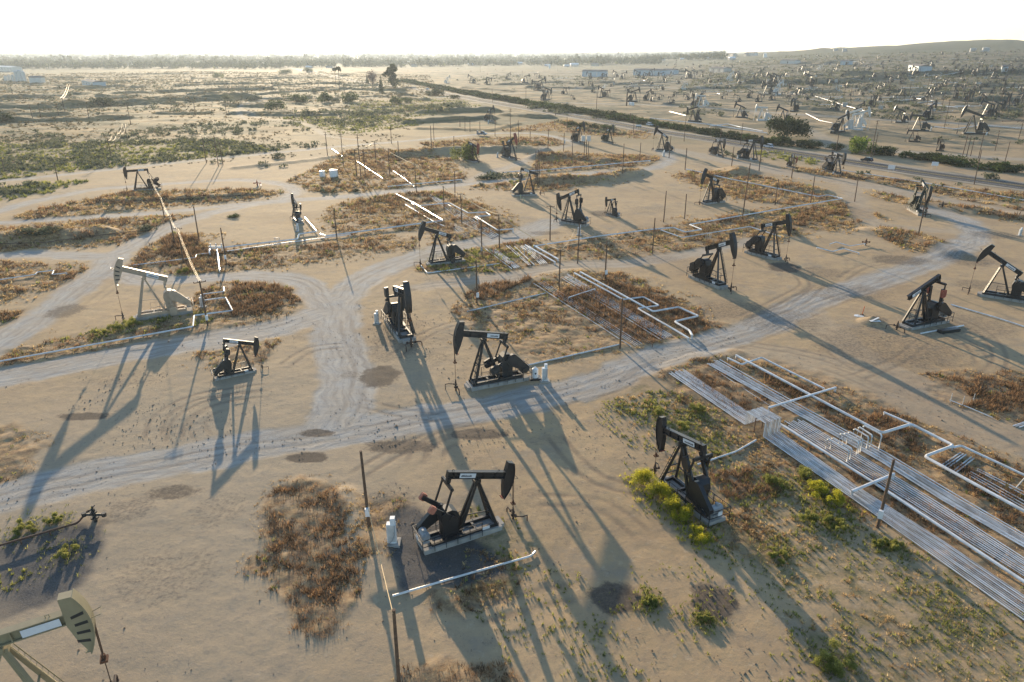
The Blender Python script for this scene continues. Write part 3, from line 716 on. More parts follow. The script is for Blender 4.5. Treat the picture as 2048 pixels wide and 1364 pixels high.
r5 = np.random.default_rng(44); q = 14000
th = r5.uniform(-.72, .72, q); rr5 = np.sqrt(r5.uniform(33.**2, 118.**2, q)); x = rr5*np.sin(th); y = rr5*np.cos(th); k = fbm(x/6, y/6, 12, 3) > .44; x, y = x[k], y[k]
sz = r5.gamma(2., .022, len(x))+.025; z = terrain(x, y); ang = r5.uniform(0, 6.28, len(x)); Vc = []
for j, (a, h) in enumerate(((0, -.2), (2.1, -.2), (4.2, -.2), (None, .8))):
    Vc.append(np.stack([x+(sz*np.cos(ang+a) if a is not None else 0), y+(sz*np.sin(ang+a) if a is not None else 0), z+sz*h], -1))
Vc = np.stack(Vc, 1).reshape(-1, 3); b4 = np.arange(len(x))[:, None]*4
Fc = np.concatenate([b4+np.array([[0, 1, 3]]), b4+np.array([[1, 2, 3]]), b4+np.array([[2, 0, 3]])])
o = bpy.data.objects.new('dirt_clods', mesh_np('dirt_clods', Vc, Fc, M['dirt'])); C.objects.link(o); tag(o, 'small clods and stones strewn over the bare dirt', kind='stuff')
PL_ = [FL([(-80, 365), (-80, 150), (380, 142), (860, 150), (900, 215), (760, 300)])]
(x0, y0), (x1, y1) = PL_[0].min(0), PL_[0].max(0); q = 52000; x = r5.uniform(x0, x1, q); y = y0+(y1-y0)*r5.uniform(0, 1, q)**1.5
k = (poly_sdf(x, y, PL_[0]) > 0) & (fbm(x/30, y/14, 71, 4) > .47) & (road_mask(x, y)[0] < .15); x, y = x[k], y[k]; d = np.hypot(x, y)
acc = Acc(); acc.add(*tufts(np.column_stack([x, y, terrain(x, y)]), r5.uniform(.5, 1.2, len(x))*np.clip(d/330, .8, 2.2), 6, up=.45, wid=.3)); acc.build('plain_grass', M['plaingrass'], kind='stuff', label='dry olive and straw grass over the far left plain')
RF_ = [FL([(1000, 150), (1330, 140), (1420, 112), (2120, 100), (2140, 290), (1800, 280), (1500, 225), (1200, 190)])]
(x0, y0), (x1, y1) = RF_[0].min(0), RF_[0].max(0); q = 90000; x = r5.uniform(x0, x1, q); y = y0+(y1-y0)*r5.uniform(0, 1, q)**1.5
k = (poly_sdf(x, y, RF_[0]) > 0) & (fbm(x/26, y/15, 73, 4) > .49) & (road_mask(x, y)[0] < .15); x, y = x[k], y[k]; d = np.hypot(x, y)
acc = Acc(); acc.add(*tufts(np.column_stack([x, y, terrain(x, y)]), r5.uniform(.5, 1.3, len(x))*np.clip(d/380, .8, 2.4), 6, up=.55, wid=.3)); acc.build('field_scrub', M['plaingrass'], kind='stuff', label='low olive scrub over the far right oil field')
# saltbush scrub on the left plain: clumps nobody could count
SCRUB = [(FL(p), d) for p, d in [
    ([(-80, 282), (150, 285), (430, 275), (560, 300), (420, 318), (180, 340), (-80, 362)], .050), ([(-80, 262), (60, 262), (180, 272), (80, 285), (-80, 285)], .02),
    ([(260, 262), (420, 248), (600, 240), (640, 262), (520, 268), (330, 278)], .022), ([(200, 268), (330, 255), (330, 280), (220, 282)], .018),
    ([(440, 290), (640, 278), (700, 285), (560, 303)], .02), ([(600, 225), (760, 222), (930, 205), (960, 220), (840, 235), (700, 262), (600, 245)], .022),
    ([(470, 335), (640, 318), (720, 306), (720, 314), (520, 342)], .03), ([(-60, 372), (90, 365), (150, 370), (60, 388), (-60, 405)], .05),
    ([(1300, 330), (1480, 290), (1560, 330), (1500, 330), (1400, 300)], .006), ([(1100, 240), (1240, 255), (1250, 270), (1150, 262)], .03),
    ([(1560, 345), (1700, 365), (2100, 425), (2100, 405), (1800, 365), (1620, 340)], .02), ([(1700, 345), (1900, 375), (2100, 405), (2100, 392), (1800, 350)], .015),
    ([(1340, 190), (1500, 195), (1700, 205), (2080, 230), (2080, 180), (1700, 165), (1400, 160)], .011), ([(1560, 200), (1700, 215), (1650, 230), (1560, 215)], .01), ([(1700, 225), (2060, 250), (2060, 232), (1800, 218)], .008),
    ([(1780, 275), (2060, 300), (2060, 285), (1830, 270)], .012), ([(930, 360), (1010, 345), (1040, 356), (960, 372)], .08), ([(630, 385), (700, 378), (690, 388)], .05), ([(1000, 285), (1110, 283), (1100, 300), (1020, 302)], .02),
    ([(1400, 130), (1600, 135), (2080, 150), (2080, 100), (1800, 108), (1500, 118)], .0045), ([(1400, 160), (1700, 165), (2080, 180), (2080, 150), (1600, 137), (1400, 140)], .008), ([(880, 165), (1100, 172), (1350, 185), (1340, 160), (1000, 150)], .003), ([(1340, 232), (1560, 245), (1540, 222), (1350, 210)], .006), ([(1600, 205), (2060, 232), (2060, 262), (1900, 258), (1700, 235)], .007), ([(0, 160), (800, 160), (820, 215), (0, 235)], .0022), ([(1000, 200), (1150, 222), (1300, 250), (1300, 256), (1100, 226)], .02)]]
accs = Acc(); rg2 = np.random.default_rng(8)
pts = []
for Pq, dn in SCRUB:
    (x0, y0), (x1, y1) = Pq.min(0), Pq.max(0); n = int((x1-x0)*(y1-y0)*dn*1.6)
    n = min(n, 4200)
    x = rg2.uniform(x0, x1, n); y = rg2.uniform(y0, y1, n)
    m = (poly_sdf(x, y, Pq) > 0) & (fbm(x/16, y/16, 3, 3) > .46) & (road_mask(x, y)[0] < .15)
    pts.append(np.stack([x[m], y[m]], -1))
pts = np.concatenate(pts); pz = terrain(pts[:, 0], pts[:, 1])
for (x, y), z in zip(pts, pz):
    d = math.hypot(x, y); r = rg2.uniform(.7, 1.9)*(1 if d < 500 else 1.6)
    bl = [(rg2.normal(0, r*.7), rg2.normal(0, r*.45), r*.35, r*rg2.uniform(.5, .9)) for _ in range(3)]
    V, F, T = leafcloud(26 if d < 600 else 14, bl, r*.42, rg2, .62)
    accs.add(V+np.array([x, y, z]), F, T)
accs.build('scrub', M['scrub'], kind='stuff', label='grey green saltbush scrub spread over the plain')

# ------------------------------------------------------------------ pumpjacks
def parr(o): return o
def pumpjack(label, W, R, PV, BR_, BF_, crank=90, paint='black', head=True, headpaint=None, cwpaint=None, guard=1, rails=True, name='pumpjack', base=True, phrase=None, tilt=None, scale=None, slots=False, signpos=-1.0, kx=None):
    w = at(*W); r0 = at(*R); hd = math.atan2(w.y-r0.y, w.x-r0.x); dx, dy = math.cos(hd), math.sin(hd)
    s = math.hypot(w.x-r0.x, w.y-r0.y)/8.6
    sx = s
    for _ in range(3):
        gx, gy = w.x-dx*3.35*sx, w.y-dy*3.35*sx
        s = scale or (height_at(PV[0], PV[1], gy)-gz(gx, gy))/4.72
        sx = s*min(max(math.hypot(w.x-r0.x, w.y-r0.y)/8.6/s, .76), .97) if kx is None else s*kx
    gx, gy = w.x-dx*3.35*sx, w.y-dy*3.35*sx
    def axis(px, py):   # ray meets the vertical plane through the unit's axis
        d = ray(px, py); n = Vector((-dy, dx)); den = n.x*d[0]+n.y*d[1]
        t = (n.x*gx+n.y*gy)/den; return ((d[0]*t-gx)*dx+(d[1]*t-gy)*dy)/sx, (CH+d[2]*t-gz(gx, gy))/s
    if tilt is None:
        a = axis(*BR_); b = axis(*BF_); tilt = math.degrees(math.atan2(b[1]-a[1], b[0]-a[0]))
        if not -32 < tilt < 32: print('TILT?', label, tilt); tilt = max(-24, min(24, tilt if abs(tilt) < 90 else 0))
    0 and print('PUMP s=%.2f hd=%.0f tilt=%.0f %s' % (s, math.degrees(hd), tilt, label))
    root = empty(name, (gx, gy, gz(gx, gy)), hd, s); root.scale = (sx, sx, s); tag(root, label, 'pumpjack', 'pumpjacks of the oil field')
    m = M[paint]; hm = M[headpaint or paint]; cm = M[cwpaint or paint]
    rng = random.Random(label)
    if base: MB().box(-5.1, 1.85, -.95, .95, -.4, .36).box(1.85, 2.2, -.6, .6, -.4, .3).build('concrete_base', M['concrete'], root)
    sk = MB()
    for y in (-.62, .62): sk.box(-4.4, 1.6, y-.13, y+.13, .362, .66)
    for x in (-4.3, -3.2, -1.6, -.4, 1.45): sk.box(x-.1, x+.1, -.49, .49, .37, .64)
    sk.build('skid', m, root)
    for y in (-1, 1):
        MB().bar((1.35, y*.82, .6), (.12, y*.17, 4.5), .24, .24, .19, .19).build('leg', m, root)
        MB().bar((-1.75, y*.30, .66), (-.08, y*.13, 4.5), .24, .26, .18, .2).build('leg', m, root)
    MB().bar((.80, -.52, 2.3), (.80, .52, 2.3), .08).bar((1.05, -.66, 1.5), (1.05, .66, 1.5), .08).bar((.9, -.6, 1.95), (-1.15, -.24, 1.95), .07).build('brace', m, root)
    ld = MB()
    for q in (-.17, .17): ld.bar((1.58, .82+q, .6), (.3, .2+q, 4.4), .045)
    for i in range(11):
        t = i/10; x = 1.58+(.3-1.58)*t; y = .82+(.2-.82)*t; z = .6+3.8*t; ld.bar((x, y-.17, z), (x, y+.17, z), .035)
    ld.build('ladder', m, root)
    MB().box(-.28, .28, -.26, .26, 4.48, 4.72).cyl((0, -.36, 4.72), (0, .36, 4.72), .15).build('saddle_bearing', m, root)
    X = Matrix.Translation((0, 0, 4.72)) @ Matrix.Rotation(-rad(tilt), 4, 'Y')
    b = MB(); b.X = X
    b.box(-2.75, 2.62, -.2, .2, .62, .68).box(-2.75, 2.62, -.2, .2, .1, .16).box(-2.75, 2.62, -.055, .055, .16, .62).box(-2.78, -2.72, -.2, .2, .1, .68)
    for x in (-2.2, -.5, .5, 1.6): b.box(x-.025, x+.025, -.18, .18, .16, .62)
    beam = b.build('walking_beam', m, root)
    for x in (-2.3, 1.9):
        e = MB(); e.X = X; e.bar((x-.07, 0, .68), (x-.07, 0, .8), .03).bar((x+.07, 0, .68), (x+.07, 0, .8), .03).bar((x-.08, 0, .8), (x+.08, 0, .8), .03); e.build('lifting_eye', m, beam)
    for y in (-1, 1):
        sg = MB(); sg.X = X; sg.box(signpos-.72, signpos+.72, y*.21-.006, y*.21+.006, .2, .58); so = sg.build('sign', M['sign'], beam)
        t = MB(); t.X = X; q = signpos-.58
        if paint == 'olive': continue
        for i in range(11):
            wd = rng.uniform(.05, .11); t.box(q, q+wd*.8, y*.221-.004, y*.221+.004, .29, .29+rng.choice((.1, .13, .16))); q += wd+.012
        t.build('lettering', M['ink'], beam)
    if head:
        arc = [(3.36*math.cos(rad(a)), 3.36*math.sin(rad(a))) for a in range(-30, 27, 4)]
        back = [(2.52, 1.52), (2.50, .75), (2.47, .05), (2.62, -.75)]
        hh = MB(); hh.X = X; hh.prism([(x, z+.0) for x, z in arc]+back, -.23, .23); ho = hh.build('horsehead', hm, root)
        tr = MB(); tr.X = X
        for i in range(len(arc)-1):
            (x0, z0), (x1, z1) = arc[i], arc[i+1]; n0 = math.hypot(x0, z0); k = .045/3.36
            tr.add([(x0, -.31, z0), (x0*(1+k), -.31, z0*(1+k)), (x0*(1+k), .31, z0*(1+k)), (x0, .31, z0), (x1, -.31, z1), (x1*(1+k), -.31, z1*(1+k)), (x1*(1+k), .31, z1*(1+k)), (x1, .31, z1)],
                   [(0, 1, 2, 3), (7, 6, 5, 4), (0, 4, 5, 1), (1, 5, 6, 2), (2, 6, 7, 3), (3, 7, 4, 0)])
        tr.build('cable_track', hm, ho)
        tip = MB(); tip.X = X; tip.box(2.72, 2.9, -.235, .235, -1.62, -1.56); tip.build('tip_plate', M['redrust' if not slots else 'olive'], ho)
        if slots:
            for a in (-18, -9, 0, 9):
                sl = MB(); sl.X = X
                c, s_ = math.cos(rad(a)), math.sin(rad(a))
                for y in (-.236, .236):
                    sl = MB(); sl.X = X; sl.prism([(2.75*c, 2.75*s_-.07), (3.25*c, 3.25*s_-.07), (3.25*c, 3.25*s_+.09), (2.75*c, 2.75*s_+.07)], y-.006, y+.006); sl.build('slot', M['black2'], ho)
        gd = MB(); gd.X = X
        gd.bar((3.38, -.2, .1), (3.78, -.25, .18), .03).bar((3.38, .2, .1), (3.78, .25, .18), .03).bar((3.78, -.27, .18), (3.78, .27, .18), .03); gd.build('cable_guard', m, ho)
        cz = 4.72-1.62+math.sin(rad(tilt))*3.0-.75; cz = max(1.5, cz)
        br = MB()
        for y in (-.09, .09): br.cyl((3.38, y, 4.7), (3.36, y, cz), .028, n=6)
        br.build('bridle_cable', M['cable'], root)
        MB().box(3.2, 3.52, -.2, .2, cz-.12, cz).cyl((3.36, 0, cz), (3.36, 0, cz+.22), .1, n=8).build('carrier_bar', M['rust' if paint != 'white' else 'white'], root)
        MB().cyl((3.36, 0, .9), (3.36, 0, cz-.1), .024, n=6).build('polished_rod', M['cable'], root)
    wl = MB(); wl.cyl((3.36, 0, -.1), (3.36, 0, .95), .1, n=8).cyl((3.36, 0, .95), (3.36, 0, 1.15), .06, n=8).cyl((3.36, 0, .3), (3.36, 0, .38), .2, n=10).cyl((3.36, 0, .62), (3.36, 0, .7), .17, n=10)
    wl.cyl((3.36, -.45, .5), (3.36, .45, .5), .07, n=8).cyl((3.36, -.45, .42), (3.36, -.45, .62), .11, n=8).cyl((3.36, .45, .42), (3.36, .45, .62), .11, n=8)
    wl.tube([(3.36, .45, .5), (3.36, 1.0, .5), (3.36, 1.15, .3), (3.36, 1.15, -.1)], .06, 8).tube([(3.36, -.45, .5), (3.9, -.8, .5), (4.3, -.8, .5), (4.3, -.8, -.05)], .05, 6)
    wl.build('wellhead', M['brown'], root)
    # equaliser, pitmans, cranks
    eq = MB(); eq.X = X; eq.box(-2.72, -2.38, -.16, .16, -.28, .1).bar((-2.55, -.98, -.4), (-2.55, .98, -.4), .2, .24); eq.build('equalizer', m, root)
    c0 = Vector((-2.6, 0, 2.42)); cd = Vector((math.cos(rad(crank)), 0, math.sin(rad(crank))))
    for y in (-.78, .78):
        a_ = c0+Vector((0, y, 0)); k = MB()
        k.bar(a_-cd*.45, a_+cd*2.35, .17, .44, .17, .34).cyl(a_+Vector((0, -.16, 0)), a_+Vector((0, .16, 0)), .26); ck = k.build('crank', m, root)
        n_ = Vector((-cd.z, 0, cd.x)); cw = MB(); yy = y*1.0
        o_ = [(a_+cd*q+n_*e) for q, e in ((1.3, .22), (1.5, .42), (2.2, .40), (2.32, .22), (2.32, -.22), (2.2, -.40), (1.5, -.42), (1.3, -.22))]
        if cwpaint == 'orange': o_ = [(a_+cd*q+n_*e) for q, e in ((1.95, .2), (2.05, .3), (2.45, .3), (2.5, .18), (2.5, -.18), (2.45, -.3), (2.05, -.3), (1.95, -.2))]
        sg_ = 1 if y > 0 else -1
        cw.prism([(p.x, p.z) for p in o_], *sorted((y+sg_*.088, y+sg_*.34))); cw.build('counterweight', cm, ck)
        pin = a_+cd*.95+Vector((0, sg_*.2, 0)); top = X @ Vector((-2.55, sg_*.93, -.4))
        MB().bar(pin, top, .13, .13).cyl(pin-Vector((0, .14, 0)), pin+Vector((0, .12, 0)), .16, n=8).cyl(top-Vector((0, .1, 0)), top+Vector((0, .1, 0)), .14, n=8).build('pitman_arm', m, root)
    g = MB(); g.box(-3.25, -1.95, -.48, .48, .66, 1.72).prism([(-3.3, 1.72), (-1.9, 1.72), (-1.82, 2.15), (-2.0, 2.72), (-2.45, 2.95), (-2.95, 2.9), (-3.3, 2.6), (-3.4, 2.15)], -.52, .52)
    g.cyl((c0.x, -.7, c0.z), (c0.x, .7, c0.z), .2); g.build('gearbox', m, root)
    gs = guard
    def hull(c1, r1, c2, r2):
        d = math.atan2(c2[1]-c1[1], c2[0]-c1[0]); out = []
        for a in range(90, 271, 30): out.append((c1[0]+r1*math.cos(d+rad(a)), c1[1]+r1*math.sin(d+rad(a))))
        for a in range(-90, 91, 30): out.append((c2[0]+r2*math.cos(d+rad(a)), c2[1]+r2*math.sin(d+rad(a))))
        return out
    MB().prism(hull((-3.1, 2.4), .6, (-4.75, 1.3), .36), *sorted((gs*.56, gs*.96))).build('belt_guard', m, root)
    mt = MB(); mt.cyl((-4.75, -.48, 1.22), (-4.75, .48, 1.22), .36, n=12).box(-5.05, -4.45, -.5, .5, .66, .86).cyl((-4.75, -gs*.48, 1.22), (-4.75, -gs*.6, 1.22), .28, n=12)
    mt.box(-4.95, -4.6, -gs*.1-.12, -gs*.1+.12, 1.5, 1.72); mt.build('motor', M['grey' if rng.random() < .5 else paint], root)
    if rails:
        rl = MB(); z1 = 1.42
        def post(x, y): rl.bar((x, y, .2), (x, y, z1), .05)
        for y in (-1.12, 1.12):
            for x in (-5.3, -4.3, -3.3, -2.3, -1.2, -.1): post(x, y)
            for z in (.85, z1): rl.bar((-5.32, y, z), (-.08, y, z), .045)
        for z in (.85, z1): rl.bar((-5.3, -1.12, z), (-5.3, 1.12, z), .045)
        ro = rl.build('railing', m, root)
        MB().box(-5.36, -5.34, -.2, .25, .95, 1.3).build('sign', M['sign'], ro)
        MB().box(.1, .75, -.775, -.76, .42, .68).build('sign', M['sign'], root)
    if phrase: LAND.append((*W, phrase) if False else ((W[0]+R[0])/2, (W[1]+R[1])/2, phrase))
    return root

PUMPS = [
 dict(label='black pumpjack with orange counterweights raised behind it, nearest the front', phrase='the pumpjack with orange counterweights', W=(1026, 1037), R=(838, 1098), PV=(946, 958), BR_=(887, 951), BF_=(1010, 951), crank=140, cwpaint='orange', guard=1),
 dict(label='black pumpjack standing among yellow mustard bushes', phrase='the pumpjack among yellow bushes', W=(1309, 948), R=(1436, 1050), PV=(1366, 886), BR_=(1407, 898), BF_=(1328, 861), crank=60, guard=1),
 dict(label='black pumpjack with a level beam beside the small white chemical tank', phrase='the pumpjack beside the chemical tank', W=(912, 781), R=(1054, 754), PV=(962, 677), BR_=(1008, 673), BF_=(929, 668), crank=-20, guard=1, paint='black2'),
 dict(label='tan painted pumpjack with its tan horsehead raised', phrase='the tan pumpjack', W=(248, 642), R=(388, 622), PV=(293.5, 554), BR_=(337, 557), BF_=(246, 536), crank=-95, paint='tan', headpaint='tan', guard=1, slots=True),
 dict(label='short black pumpjack with a low beam below the round orange grass patch', phrase='the short pumpjack below the round grass patch', W=(525, 738), R=(427, 759), PV=(482, 689), BR_=(453, 679), BF_=(506, 685), crank=80, paint='black2', guard=-1),
 dict(label='nearer of two black pumpjacks standing side by side right of centre, ladder behind', phrase='the nearer of the paired pumpjacks', W=(1461, 583), R=(1384, 553), PV=(1438, 497), BR_=(1414, 501), BF_=(1461, 489), crank=200, guard=-1, signpos=.9),
 dict(label='farther of two black pumpjacks standing side by side right of centre', phrase='the farther of the paired pumpjacks', W=(1571, 524), R=(1493, 504), PV=(1546, 453), BR_=(1524, 451), BF_=(1572, 443), crank=205, guard=-1),
 dict(label='black pumpjack with no horsehead and reddish counterweights raised', phrase='the headless pumpjack with red weights', W=(1793, 660), R=(1887, 641), PV=(1843, 580), BR_=(1867, 558), BF_=(1815, 594), crank=85, head=False, cwpaint='redrust', guard=1, signpos=1.4),
 dict(label='large black pumpjack cut by the right edge, horsehead up', phrase='the large pumpjack at the right edge', W=(1937, 586), R=(2070, 607), PV=(2001, 530), BR_=(2037, 546), BF_=(1979, 507), crank=205, guard=1),
 dict(label='dark pumpjack facing the camera beside the wide gravel junction', phrase='the pumpjack facing the camera by the junction', W=(823, 694), R=(783, 640), PV=(803, 588), BR_=(792, 583), BF_=(810, 574), crank=95, paint='black2', guard=-1, tilt=12),
 dict(label='dark pumpjack with horsehead raised beside the bent white pipe', phrase='the raised pumpjack above the bent pipe', W=(841, 532), R=(929, 521), PV=(874, 469), BR_=(901, 475), BF_=(848, 460), crank=-90, paint='black2', guard=1),
 dict(label='black pumpjack with its horsehead dipped low beside a white cabinet', phrase='the dipped pumpjack by a white cabinet', W=(1113, 443), R=(1165, 451), PV=(1137, 394), BR_=(1149, 385), BF_=(1119, 398), crank=90, guard=1),
 dict(label='very small black pumpjack standing behind the dipped one', phrase='the very small pumpjack', W=(1210, 428), R=(1238, 436), PV=(1222, 402), BR_=(1229, 398), BF_=(1214, 400), crank=60, guard=1),
 dict(label='dark pumpjack without horsehead leaning down behind four clustered poles', phrase='the headless pumpjack behind clustered poles', W=(1081, 390), R=(1028, 392), PV=(1060, 347), BR_=(1044, 338), BF_=(1076, 349), crank=90, head=False, paint='black2', guard=-1),
 dict(label='black pumpjack with raised horsehead in front of the diagonal white pipe', phrase='the pumpjack by the diagonal pipe', W=(1399, 410), R=(1446, 403), PV=(1424, 359.5), BR_=(1438, 361), BF_=(1415, 349), crank=-85, guard=1),
 dict(label='olive black pumpjack facing the camera behind a leaning wooden pole', phrase='the olive pumpjack behind the leaning pole', W=(1850, 434), R=(1821, 418), PV=(1844, 377), BR_=None, BF_=None, tilt=-14, crank=70, paint='green', headpaint='black', guard=-1),
 dict(label='dark pumpjack with a faded pink horsehead near the willow tree', phrase='the pumpjack with a pink horsehead', W=(1033, 321), R=(1006, 313.5), PV=(1023, 283), BR_=(1015, 283), BF_=(1028.7, 274), crank=110, headpaint='redrust', paint='black2', guard=-1),
 dict(label='dark pumpjack inside the far earth berms left of the highway', phrase='the pumpjack inside the berms', W=(989, 243.5), R=(974, 242), PV=(984, 221), BR_=None, BF_=None, tilt=18, crank=200, paint='black2', guard=-1),
 dict(label='dark pumpjack with raised head in front of bushes by the highway', phrase='the pumpjack before the highway bushes', W=(1168, 288), R=(1145, 284), PV=(1160, 256.4), BR_=(1152, 259), BF_=(1170.6, 249), crank=200, guard=-1),
 dict(label='dark pumpjack beside the highway with a white cabinet at its rear', phrase='the first pumpjack along the highway', W=(1306, 301), R=(1330, 303), PV=(1318, 270), BR_=(1326, 277.6), BF_=(1312, 262.5), crank=-90, guard=1),
 dict(label='dark pumpjack with its head down beside the highway', phrase='the second pumpjack along the highway', W=(1446.5, 315), R=(1415, 307), PV=(1440, 284), BR_=(1430, 280), BF_=(1448.6, 285.5), crank=200, guard=-1),
 dict(label='black pumpjack with a level beam in front of the white car', phrase='the pumpjack in front of the white car', W=(1520.6, 324), R=(1476, 317), PV=(1507, 284), BR_=(1495, 282), BF_=(1522.8, 281), crank=200, guard=-1),
 dict(label='black pumpjack with its head down near the dark car', phrase='the pumpjack near the dark car', W=(1684, 352), R=(1643, 341), PV=(1675, 312), BR_=(1665.6, 306.6), BF_=(1690, 316), crank=140, cwpaint='brown', guard=-1),
 dict(label='rusty brown pumpjack with a level beam at far left', phrase='the brown pumpjack at far left', W=(255, 382), R=(324, 378), PV=(276.4, 343.6), BR_=(297, 339), BF_=(255, 342.4), crank=175, paint='brown', guard=1),
 dict(label='dark pumpjack seen end on beside white pipes, left of centre', phrase='the pumpjack seen end on', W=(589, 436), R=(609, 456), PV=(598, 405), BR_=None, BF_=None, tilt=10, crank=90, paint='black2', rails=False),
 dict(label='olive tan pumpjack cut off by the bottom left corner', phrase='the olive tan pumpjack', W=(232, 1400), R=(-85, 1500), PV=(22, 1291), BR_=None, BF_=None, tilt=4, crank=-90, paint='olive', slots=True, guard=1, signpos=1.6, kx=1.),
 dict(label='old rusty pumpjack standing in front of the willow tree', phrase='the rusty pumpjack at the willow', W=(958, 326), R=(922, 318), PV=(946, 292), BR_=None, BF_=None, tilt=-10, crank=140, paint='brown', headpaint='redrust', guard=-1, rails=False),
 dict(label='green grey pumpjack near the highway bushes', phrase='the green pumpjack', W=(1226, 288), R=(1204, 283), PV=(1218, 261), BR_=None, BF_=None, tilt=18, crank=200, paint='green', guard=-1, rails=False),
 dict(label='small rusty pumpjack on the bright green verge by the highway', phrase='the small rusty pumpjack on the verge', W=(1592, 337), R=(1574, 333), PV=(1584, 316), BR_=None, BF_=None, tilt=-14, crank=100, paint='brown', headpaint='redrust', guard=-1, rails=False),
]
for p in PUMPS: pumpjack(**p)

# far units beyond the hedge: one mesh each, too small to show parts
def far_pump_mesh(name, material, tilt, crank):
    b = MB(); b.box(-4.8, 1.8, -.9, .9, -.6, .5)
    for y in (-1, 1):
        b.bar((1.35, y*.8, .5), (.1, y*.17, 4.6), .26); b.bar((-1.8, y*.3, .5), (-.08, y*.13, 4.6), .26)
    X = Matrix.Translation((0, 0, 4.72)) @ Matrix.Rotation(-rad(tilt), 4, 'Y'); X0 = b.X
    b.X = X; b.box(-2.75, 2.6, -.2, .2, .1, .68)
    b.prism([(3.36*math.cos(rad(a)), 3.36*math.sin(rad(a))) for a in range(-30, 27, 8)]+[(2.52, 1.52), (2.47, .05), (2.62, -.75)], -.28, .28)
    b.bar((-2.55, -.98, -.35), (-2.55, .98, -.35), .22); b.X = X0
    b.box(-3.4, -1.8, -.5, .5, .5, 3.0); cd = Vector((math.cos(rad(crank)), 0, math.sin(rad(crank)))); c0 = Vector((-2.6, 0, 2.4))
    for y in (-.8, .8):
        a = c0+Vector((0, y, 0)); b.bar(a-cd*.4, a+cd*2.3, .25, .6); b.bar(a+cd*.95, X @ Vector((-2.55, y*1.1, -.35)), .14)
    b.prism([(-3.9, 2.6), (-2.9, 3.2), (-2.4, 2.4), (-4.4, .9), (-5.1, 1.2)], .5, .95); b.cyl((-4.7, -.4, 1.1), (-4.7, .4, 1.1), .4, n=8)
    for y in (-.09, .09): b.bar((3.38, y, 4.7), (3.38, y, 1.8), .05)
    b.bar((3.38, 0, 1.8), (3.38, 0, -.2), .09); b.cyl((3.38, 0, -.3), (3.38, 0, .9), .15, n=6)
    return b.mesh(name, material)
FPM = {k: [far_pump_mesh('far_pumpjack_'+k, M[mm], t, c) for t, c in ((16, -80), (-14, 100), (2, 190), (-6, 40))] for k, mm in (('d', 'black'), ('w', 'offwhite'), ('r', 'brown'), ('b', 'black'))}
FAR = [  # base x, base y, height px, facing (-1 left), colour, tilt variant
 (1384, 243, 28, -1, 'b', 1), (1478, 235, 25, -1, 'b', 0), (1521, 241, 28, -1, 'w', 2), (1563, 244, 28, -1, 'b', 0), (1586, 223, 24, -1, 'd', 1), (1664, 218, 20, -1, 'b', 0), (1400, 214, 24, -1, 'w', 2), (1394, 213, 22, 1, 'd', 1), (1341, 205, 12, -1, 'd', 2),
 (1681, 264, 33, 1, 'b', 0), (1715, 261, 38, 1, 'w', 0), (1704, 256, 36, -1, 'w', 1), (1719, 226, 19, 1, 'b', 0), (1796, 245, 27, -1, 'b', 0), (1832, 262, 33, -1, 'b', 2), (1859, 238, 30, 1, 'b', 0), (1822, 283, 23, -1, 'r', 2), (1877, 302, 24, -1, 'r', 2), (1938, 269, 46, -1, 'b', 0),
 (1939, 203, 22, 1, 'd', 1), (1971, 232, 28, -1, 'b', 0), (1990, 234, 30, 1, 'd', 1), (2012, 215, 28, 1, 'b', 1), (2041, 211, 27, 1, 'b', 0), (2060, 232, 30, -1, 'd', 2), (1746, 212, 22, 1, 'd', 1),
 (896, 166, 12, 1, 'w', 0), (942, 166, 14, -1, 'd', 0), (978, 169, 14, 1, 'd', 1), (1017, 158, 11, 1, 'd', 0), (1053, 165, 14, 1, 'd', 0), (1071, 181, 19, -1, 'd', 2), (1083, 181, 22, 1, 'd', 0), (1074, 157, 11, -1, 'd', 1), (1095, 200, 23, 1, 'd', 1), (1132, 189, 14, 1, 'd', 2), (1145, 200, 9, -1, 'd', 0), (1162, 172, 10, -1, 'd', 1),
 (1202, 195, 20, -1, 'b', 0), (1214, 194, 14, 1, 'r', 2), (1269, 203, 23, 1, 'd', 0), (1296, 200, 18, 1, 'd', 0), (1177, 159, 13, -1, 'd', 0), (1208, 159, 12, 1, 'd', 1), (1230, 154, 11, -1, 'd', 0), (1248, 158, 13, 1, 'd', 0), (1273, 155, 13, -1, 'd', 0), (1291, 158, 12, 1, 'd', 1), (1303, 152, 13, 1, 'd', 0), (1298, 171, 12, -1, 'd', 2),
 (1322, 161, 15, -1, 'd', 1), (1374, 157, 16, -1, 'd', 0), (1387, 157, 15, 1, 'd', 1), (1461, 161, 15, 1, 'w', 0), (1474, 156, 13, -1, 'd', 1), (1513, 158, 13, 1, 'd', 0), (1540, 172, 22, -1, 'd', 0), (1549, 172, 24, 1, 'd', 1), (1532, 189, 22, -1, 'b', 1), (1557, 190, 24, 1, 'w', 0), (1604, 143, 12, 1, 'd', 0), (1614, 168, 20, -1, 'd', 0), (1627, 174, 15, 1, 'd', 2),
 (1690, 155, 13, 1, 'd', 0), (1735, 140, 11, -1, 'd', 1), (1812, 152, 14, 1, 'd', 0), (1828, 150, 16, -1, 'd', 0), (1848, 137, 14, 1, 'd', 1), (1862, 135, 12, -1, 'd', 0), (1925, 146, 14, 1, 'd', 0), (1970, 150, 16, 1, 'd', 1), (1985, 156, 14, -1, 'd', 0), (2034, 146, 14, 1, 'd', 0), (1945, 152, 14, -1, 'd', 2), (1955, 147, 14, 1, 'd', 0), (2042, 150, 12, -1, 'd', 1), (1780, 165, 12, -1, 'd', 0),
]
rf = random.Random(21)
tries = 0; FX = [(a, b) for a, b, *_ in FAR]
